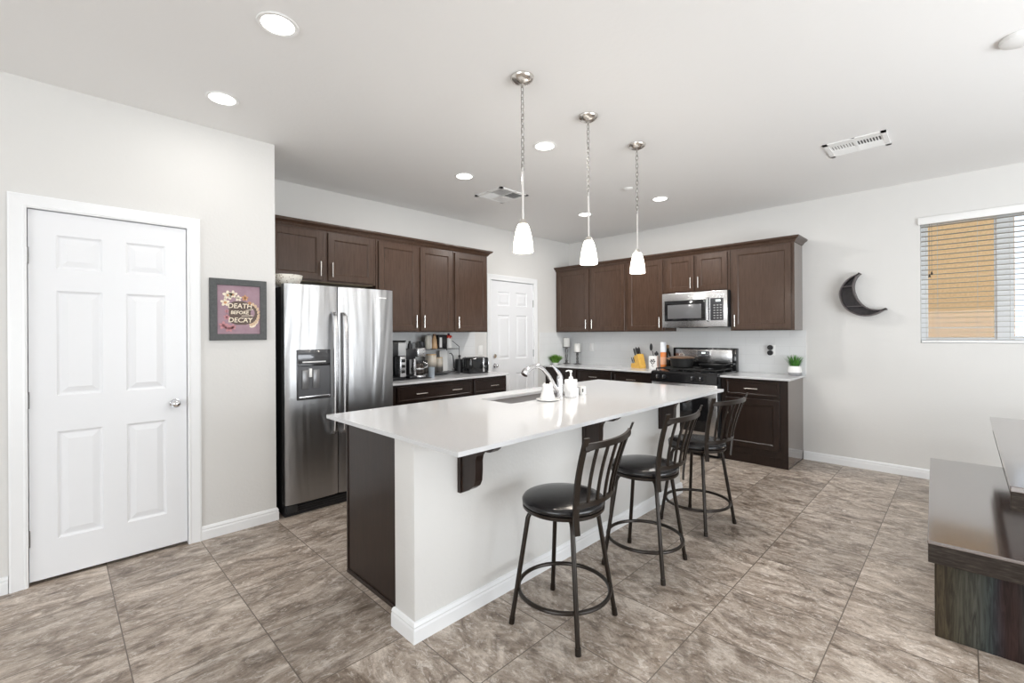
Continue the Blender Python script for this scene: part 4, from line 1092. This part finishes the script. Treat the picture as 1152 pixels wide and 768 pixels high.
# pot and pan on stove
M_copper = mat('copper_tan', (.42, .26, .17), .3, .8)
po = thing('cooking_pot', 'black dutch oven with copper-tan rim and lid on the left burners', 'pot', (1.975, -.395, .945))
MB().lathe([(0, 0), (.105, 0), (.118, .012), (.128, .06), (.138, .112), (.132, .112), (.120, .06), (.10, .015), (0, .012)], seg=48).build('body', M_castiron, po)
MB().lathe([(.137, .108), (.144, .114), (.137, .121), (.125, .126), (.07, .134), (0, .136)], seg=48).build('lid', M_copper, po)
MB().tube([(-.03, 0, .133), (-.026, 0, .158), (0, 0, .168), (.026, 0, .158), (.03, 0, .133)], .005, 8).build('lid_handle', M_nickel, po)
for s_ in (-1, 1): MB().tube([(s_ * .135, -.03, .095), (s_ * .170, -.026, .102), (s_ * .176, 0, .104), (s_ * .170, .026, .102), (s_ * .135, .03, .095)], .007, 8).build('side_handle', M_copper if s_ < 0 else M_castiron, po)
fp = thing('frying_pan', 'black frying pan on the right burners of the stove', 'pan', (2.300, -.330, .945))
MB().lathe([(0, 0), (.105, 0), (.118, .01), (.140, .045), (.143, .047), (.137, .047), (.112, .012), (0, .006)], seg=44).build('pan_body', M_castiron, fp)
MB().tube([(.13, .02, .038), (.17, .03, .052), (.21, .035, .060)], .010, 10).build('handle', M_blackplastic, fp)
tag(MB().lathe([(0, 0), (.02, 0), (.045, .008), (.046, .012), (0, .009)], seg=20, sx=1.6, sy=.8).build('spoon_rest', M_chrome, None, (2.33, -.53, .9455)), 'small shiny metal spoon rest on the front right grate', 'spoon rest')

# ------------------------------------------------------------------ coffee counter (wall x=0; local x -> +y, local -y -> +x)
def cthing(name, label, cat, x, y, z=TT, a=0): return thing(name, label, cat, (x, y, z), PI / 2 + math.radians(a))
tr = tag(MB().box(-.32, .27, -.16, .16, 0, .008, .004).build('counter_mat', mat('dark_mat', (.03, .03, .032), .5), None, (.255, -3.14, TT), PI / 2), 'dark rectangular mat under the coffee makers', 'mat')
M_silver = mat('silver_plastic', (.55, .55, .56), .25, .8)
zt = TT + .0085
c1 = cthing('pod_coffee_maker', 'tall black and silver coffee brewer right beside the refrigerator', 'coffee maker', .25, -3.240, zt)
MB().box(-.085, .085, -.12, .12, 0, .02, .004).box(-.085, .085, .0, .12, .02, .37, .006).box(-.09, .09, -.12, .12, .235, .375, .01).build('housing', M_blackplastic, c1)
MB().box(-.094, .094, -.125, .122, .375, .388, .005).build('lid', M_blackgloss, c1)
MB().box(.0, .088, -.128, -.10, .235, .365, .004).build('water_tank', mat('tank_grey', (.45, .46, .47), .1, spec=.6), c1)
MB().box(.02, .088, -.128, -.02, .022, .228, .004).build('side_panel', M_silver, c1)
b = MB()
for k in range(3): b.box(.035, .075, -.131, -.127, .06 + k * .055, .09 + k * .055, .002)
b.build('buttons', M_blackgloss, c1)
c2 = cthing('drip_coffee_maker', 'black and silver drip coffee maker with glass carafe beside the wire rack', 'coffee maker', .270, -3.010, zt)
MB().box(-.105, .105, -.12, .12, 0, .028, .008).box(-.105, -.02, .02, .12, .02, .30, .006).build('base', M_blackplastic, c2)
MB().box(-.105, .01, -.05, .12, .19, .30, .010).build('reservoir', M_blackplastic, c2)
MB().box(.005, .108, -.09, .11, .215, .305, .010).build('brew_head', M_silver, c2)
MB().cyl((-.02, .02, .30), (-.02, .02, .355), .024, .018, seg=18).cyl((-.02, .02, .355), (-.02, .02, .38), .012, seg=12).build('grinder_knob', M_blackplastic, c2)
MB().box(-.06, -.035, -.125, -.08, .028, .20, .003).build('side_strip', M_silver, c2)
cf = MB().lathe([(0, .03), (.055, .03), (.066, .05), (.068, .09), (.055, .135), (.045, .15)], (.035, -.045, 0), 32).build('carafe', mat('dark_coffee_glass', (.03, .022, .018), .05, spec=.8), c2)
MB().lathe([(.046, .15), (.050, .155), (.048, .17), (0, .175)], (.035, -.045, 0), 28).build('carafe_lid', M_blackplastic, cf)
MB().lathe([(.0685, .085), (.070, .088), (.070, .096), (.0685, .099)], (.035, -.045, 0), 28).tube([(.095, -.07, .10), (.125, -.085, .105), (.128, -.088, .14), (.09, -.065, .155)], .007, 8).build('carafe_handle', M_silver, cf)
MB().lathe([(0, .028), (.085, .028), (.088, .022), (.088, .010), (.080, .004), (0, .004)], (.03, -.05, 0), 32).build('warming_plate', M_silver, c2)
# bottle behind with small cup
bt = cthing('tea_tumbler', 'small blue-grey glass tumbler between the coffee maker and the rack', 'glass', .36, -2.835)
MB().lathe([(0, 0), (.032, 0), (.036, .11), (.034, .11), (.030, .006), (0, .006)], seg=24).build('glass_body', mat('blue_grey_glass', (.30, .34, .38), .12, spec=.6), bt)
# wire rack
rk = cthing('wire_rack', 'two-tier black wire counter rack holding mugs and canisters', 'rack', .135, -2.610)
b = MB(); RX, RY = .235, .115
for sx in (-1, 1):
    for sy in (-1, 1): b.cyl((sx * RX, sy * RY, 0), (sx * RX, sy * RY, .315 if sy < 0 else .36), .0035, seg=8)
    b.tube([(sx * RX, -RY, .315), (sx * RX, 0, .375), (sx * RX, RY, .36)], .003, 8)
for z in (.028, .292):
    b.tube([(-RX, -RY, z), (RX, -RY, z), (RX, RY, z), (-RX, RY, z), (-RX, -RY, z)], .0035, 6)
b.build('wire_frame', M_blackplastic, rk)
for z in (.024, .288):
    MB().box(-RX, RX, -RY, RY, z, z + .007).build('shelf', M_blackplastic, rk, smooth=False)
rz0 = TT + .0315; rz1 = TT + .2955
def jar(name, label, cat, lx, r, h, z, m_, ly=0.0, lidm=None):
    t = cthing(name, label, cat, .135 - ly, -2.610 + lx, z)
    MB().lathe([(0, 0), (r * .88, 0), (r, .012), (r, h * .8), (r * .93, h * .95), (r * .9, h), (0, h)], seg=32).build('body', m_, t)
    if lidm: MB().lathe([(r * .93, h), (r * .96, h + .004), (r * .96, h + .016), (0, h + .018)], seg=32).build('lid', lidm, t)
    return t
def jarmat(name, bot, top):
    M_ = mat(name, top, .12, spec=.6); N, L, b_ = nodes(M_); tc = N.new('ShaderNodeTexCoord'); sp = N.new('ShaderNodeSeparateXYZ'); L.new(tc.outputs['Generated'], sp.inputs[0])
    set_col(M_, ramp(M_, sp.outputs['Z'], [(.0, bot), (.28, bot), (.60, top), (.93, top), (.97, (.62, .40, .18))])); return M_
M_jar = jarmat('smoke_glass_jar', (.10, .095, .09), (.52, .47, .40))
jar('glass_canister', 'tall smoky glass canister with amber rim, the larger on the lower rack shelf', 'canister', -.075, .066, .205, rz0, M_jar, .0)
jar('glass_canister', 'shorter smoky glass canister with amber rim, right on the lower rack shelf', 'canister', .050, .052, .165, rz0, M_jar, .03)
jar('dark_jar', 'dark jar at the left of the lower rack shelf', 'jar', -.185, .035, .14, rz0, mat('dark_jar_m', (.05, .045, .04), .2), -.04)
for k, (lx, r_, h_, ly, ml, lab) in enumerate(((-.170, .036, .085, .03, (.09, .09, .095), 'dark grey mug at the left end of the top rack shelf'), (-.150, .030, .145, -.05, (.55, .53, .47), 'pale green-grey glass at the back left of the top rack shelf'), (-.085, .034, .150, .02, (.66, .66, .64), 'tall pale glass beside the tan bottle on the top rack shelf'))):
    jar('glass_cup', lab, 'cup', lx, r_, h_, rz1, mat('cup_m%d' % k, ml, .12, spec=.6), ly)
tb = cthing('tan_bottle', 'tan tapered bottle on the top rack shelf next to the black carton', 'bottle', .125, -2.610 - .018, rz1)
MB().lathe([(0, 0), (.034, 0), (.036, .01), (.026, .10), (.016, .135), (.014, .15), (0, .152)], seg=24).build('body', mat('tan_glaze', (.62, .40, .22), .3), tb)
MB().lathe([(.0145, .142), (.018, .146), (.018, .165), (0, .168)], seg=18).build('cap', mat('brown_cap', (.22, .12, .07), .4), tb)
bc = cthing('coffee_carton', 'black carton with a white front panel on the top rack shelf', 'carton', .120, -2.610 + .082, rz1)
MB().box(-.062, .055, -.035, .035, 0, .155, .003).build('box', M_blackplastic, bc)
MB().box(-.050, -.018, -.0365, -.0345, .012, .125).build('white_panel', M_white, bc)
fbm = cthing('flowered_bottle', 'white bottle with red and orange flowers at the right end of the rack', 'bottle', .120, -2.610 + .185, rz1)
MB().lathe([(0, 0), (.040, 0), (.042, .006), (.038, .10), (.030, .13), (0, .14)], seg=24).build('body', M_ceramic, fbm)
b = MB()
rnd = random.Random(2)
for i in range(9): b.sphere((rnd.uniform(-.030, .030), -.02 + rnd.uniform(-.012, .015), .118 + rnd.uniform(0, .03)), .013, seg=8)
b.build('red_flowers', mat('red_petals', (.65, .06, .03), .5), fbm)
MB().sphere((0, .0, .160), .016, sz=.8, seg=12).build('dark_bloom', mat('dark_petal', (.05, .03, .07), .5), fbm)
tag(MB().box(-.055, .055, -.006, .006, 0, .235, .002).build('white_board', M_white, None, (.085, -2.475, rz0), PI / 2), 'white upright panel at the right of the lower rack shelf', 'board')
# toaster
ts = cthing('toaster', 'black and chrome toaster near the back door end of the counter', 'toaster', .270, -2.150, TT, -6)
MB().box(-.135, .135, -.09, .09, .008, .185, .022, 4).build('shell', M_blackgloss, ts)
MB().box(-.128, .128, -.084, .084, 0, .012, .003).build('base', M_blackplastic, ts)
b = MB().box(.137, .143, -.07, .07, .02, .165, .004).box(.045, .070, -.0925, -.088, .015, .178, .002); b.build('chrome_trim', M_chrome, ts)
MB().box(-.11, .11, -.030, -.012, .184, .187).box(-.11, .11, .014, .032, .184, .187).build('slots', M_dark, ts)
b = MB().box(.142, .156, -.035, .035, .11, .124, .003)
for k in range(3): b.cyl((.142, -.03 + k * .03, .06), (.155, -.03 + k * .03, .06), .011, seg=16)
b.build('controls', M_silver, ts)
# gooseneck kettle behind toaster
kt = cthing('gooseneck_kettle', 'black gooseneck kettle half hidden behind the toaster', 'kettle', .080, -2.235)
MB().lathe([(0, 0), (.062, 0), (.064, .01), (.054, .12), (.048, .16), (0, .165)], seg=32).build('body', M_blackplastic, kt)
MB().tube([(-.06, -.01, .04), (-.095, -.015, .06), (-.100, -.015, .13), (-.110, -.018, .20), (-.140, -.022, .235), (-.165, -.025, .233)], .006, 10).build('spout', M_blackplastic, kt)
MB().cyl((0, 0, .16), (0, 0, .185), .010, seg=12).sphere((0, 0, .195), .016, seg=14).build('lid_knob', M_blackplastic, kt)
MB().tube([(.05, 0, .15), (.085, 0, .18), (.10, 0, .13), (.085, 0, .06)], .007, 8).build('handle', M_blackplastic, kt)

# ------------------------------------------------------------------ dining table and bench
M_top = mat('dark_glossy_plank', (.05, .035, .03), .14, spec=.6, ior=2.6, coat=.8)
def f_top():
    v = coords(M_top, (14, 1.2, 6)); n = noise(M_top, v, 4, 8, .65, .8)
    set_col(M_top, ramp(M_top, n, [(.3, (.035, .020, .018)), (.5, (.075, .045, .038)), (.75, (.13, .085, .07))])); bump(M_top, n, .05, .002)
f_top()
M_leg = mat('stained_reclaimed_wood', (.1, .08, .06), .45, spec=.25)
def f_leg():
    N, L, b_ = nodes(M_leg)
    tc = N.new('ShaderNodeTexCoord'); sp = N.new('ShaderNodeSeparateXYZ'); L.new(tc.outputs['Object'], sp.inputs[0])
    nn = noise(M_leg, coords(M_leg, (1, 1, .35)), 7, 4, .5, .6)
    ad = N.new('ShaderNodeMath'); ad.operation = 'MULTIPLY_ADD'; L.new(nn, ad.inputs[0]); ad.inputs[1].default_value = .05; L.new(sp.outputs['X'], ad.inputs[2])
    dv = N.new('ShaderNodeMath'); dv.operation = 'DIVIDE'; L.new(ad.outputs[0], dv.inputs[0]); dv.inputs[1].default_value = .36
    r = N.new('ShaderNodeValToRGB'); L.new(dv.outputs[0], r.inputs['Fac']); r.color_ramp.interpolation = 'B_SPLINE'; e = r.color_ramp.elements
    cols = [(.10, (.055, .045, .030)), (.22, (.10, .075, .045)), (.36, (.085, .085, .065)), (.50, (.10, .10, .085)), (.60, (.055, .075, .075)), (.66, (.045, .040, .050)), (.72, (.048, .024, .020)), (.84, (.040, .021, .019)), (.90, (.05, .06, .06)), (1.0, (.08, .07, .055))]
    while len(e) < len(cols): e.new(.5)
    for el, (p, c) in zip(e, cols): el.position = p; el.color = (*c, 1)
    gr = noise(M_leg, coords(M_leg, (22, 22, 1.6)), 3, 8, .65, 1.4)
    dk = ramp(M_leg, gr, [(.36, (.20, .18, .17)), (.62, (.80, .78, .75))])
    mx = N.new('ShaderNodeMixRGB'); mx.blend_type = 'MULTIPLY'; mx.inputs[0].default_value = .85; L.new(r.outputs[0], mx.inputs[1]); L.new(dk, mx.inputs[2])
    set_col(M_leg, mx.outputs[0]); bump(M_leg, gr, .12, .003)
f_leg()
M_apron = wood('weathered_dark_apron', (.012, .009, .007), (.035, .027, .022), (.085, .07, .058), .5, (3, 3, 22), spec=.2)
bn = thing('dining_bench', 'dark glossy wooden bench with slab legs pushed partly under the dining table', 'bench', (4.238, -2.993, 0), math.radians(2.0))
MB().box(0, .40, 0, 1.75, .437, .452, .003).build('seat_top', M_top, bn, smooth=False)
MB().box(.002, .398, .002, .024, .358, .437, .002).box(.002, .398, 1.726, 1.748, .358, .437, .002).box(.002, .022, .024, 1.726, .358, .437).box(.378, .398, .024, 1.726, .358, .437).build('apron', M_apron, bn, smooth=False)
MB().box(.022, .378, .10, .16, 0, .437, .004).build('leg', M_leg, bn, smooth=False)
MB().box(.022, .378, 1.59, 1.65, 0, .437, .004).build('leg', M_leg, bn, smooth=False)
tbm = thing('dining_table', 'dark glossy wooden dining table at the right edge above the bench', 'table', (4.478, -3.030, 0))
MB().box(0, 1.0, 0, 2.02, .727, .750, .003).build('table_top', M_top, tbm, smooth=False)
MB().box(.002, .998, .002, .027, .655, .727, .002).box(.012, .988, 1.965, 1.99, .655, .727, .002).box(.012, .034, .027, 1.965, .655, .727).box(.966, .988, .027, 1.965, .655, .727).build('apron', M_apron, tbm, smooth=False)
MB().box(.28, .72, .26, .34, 0, .727, .004).build('leg', M_leg, tbm, smooth=False)
MB().box(.28, .72, 1.68, 1.76, 0, .727, .004).build('leg', M_leg, tbm, smooth=False)
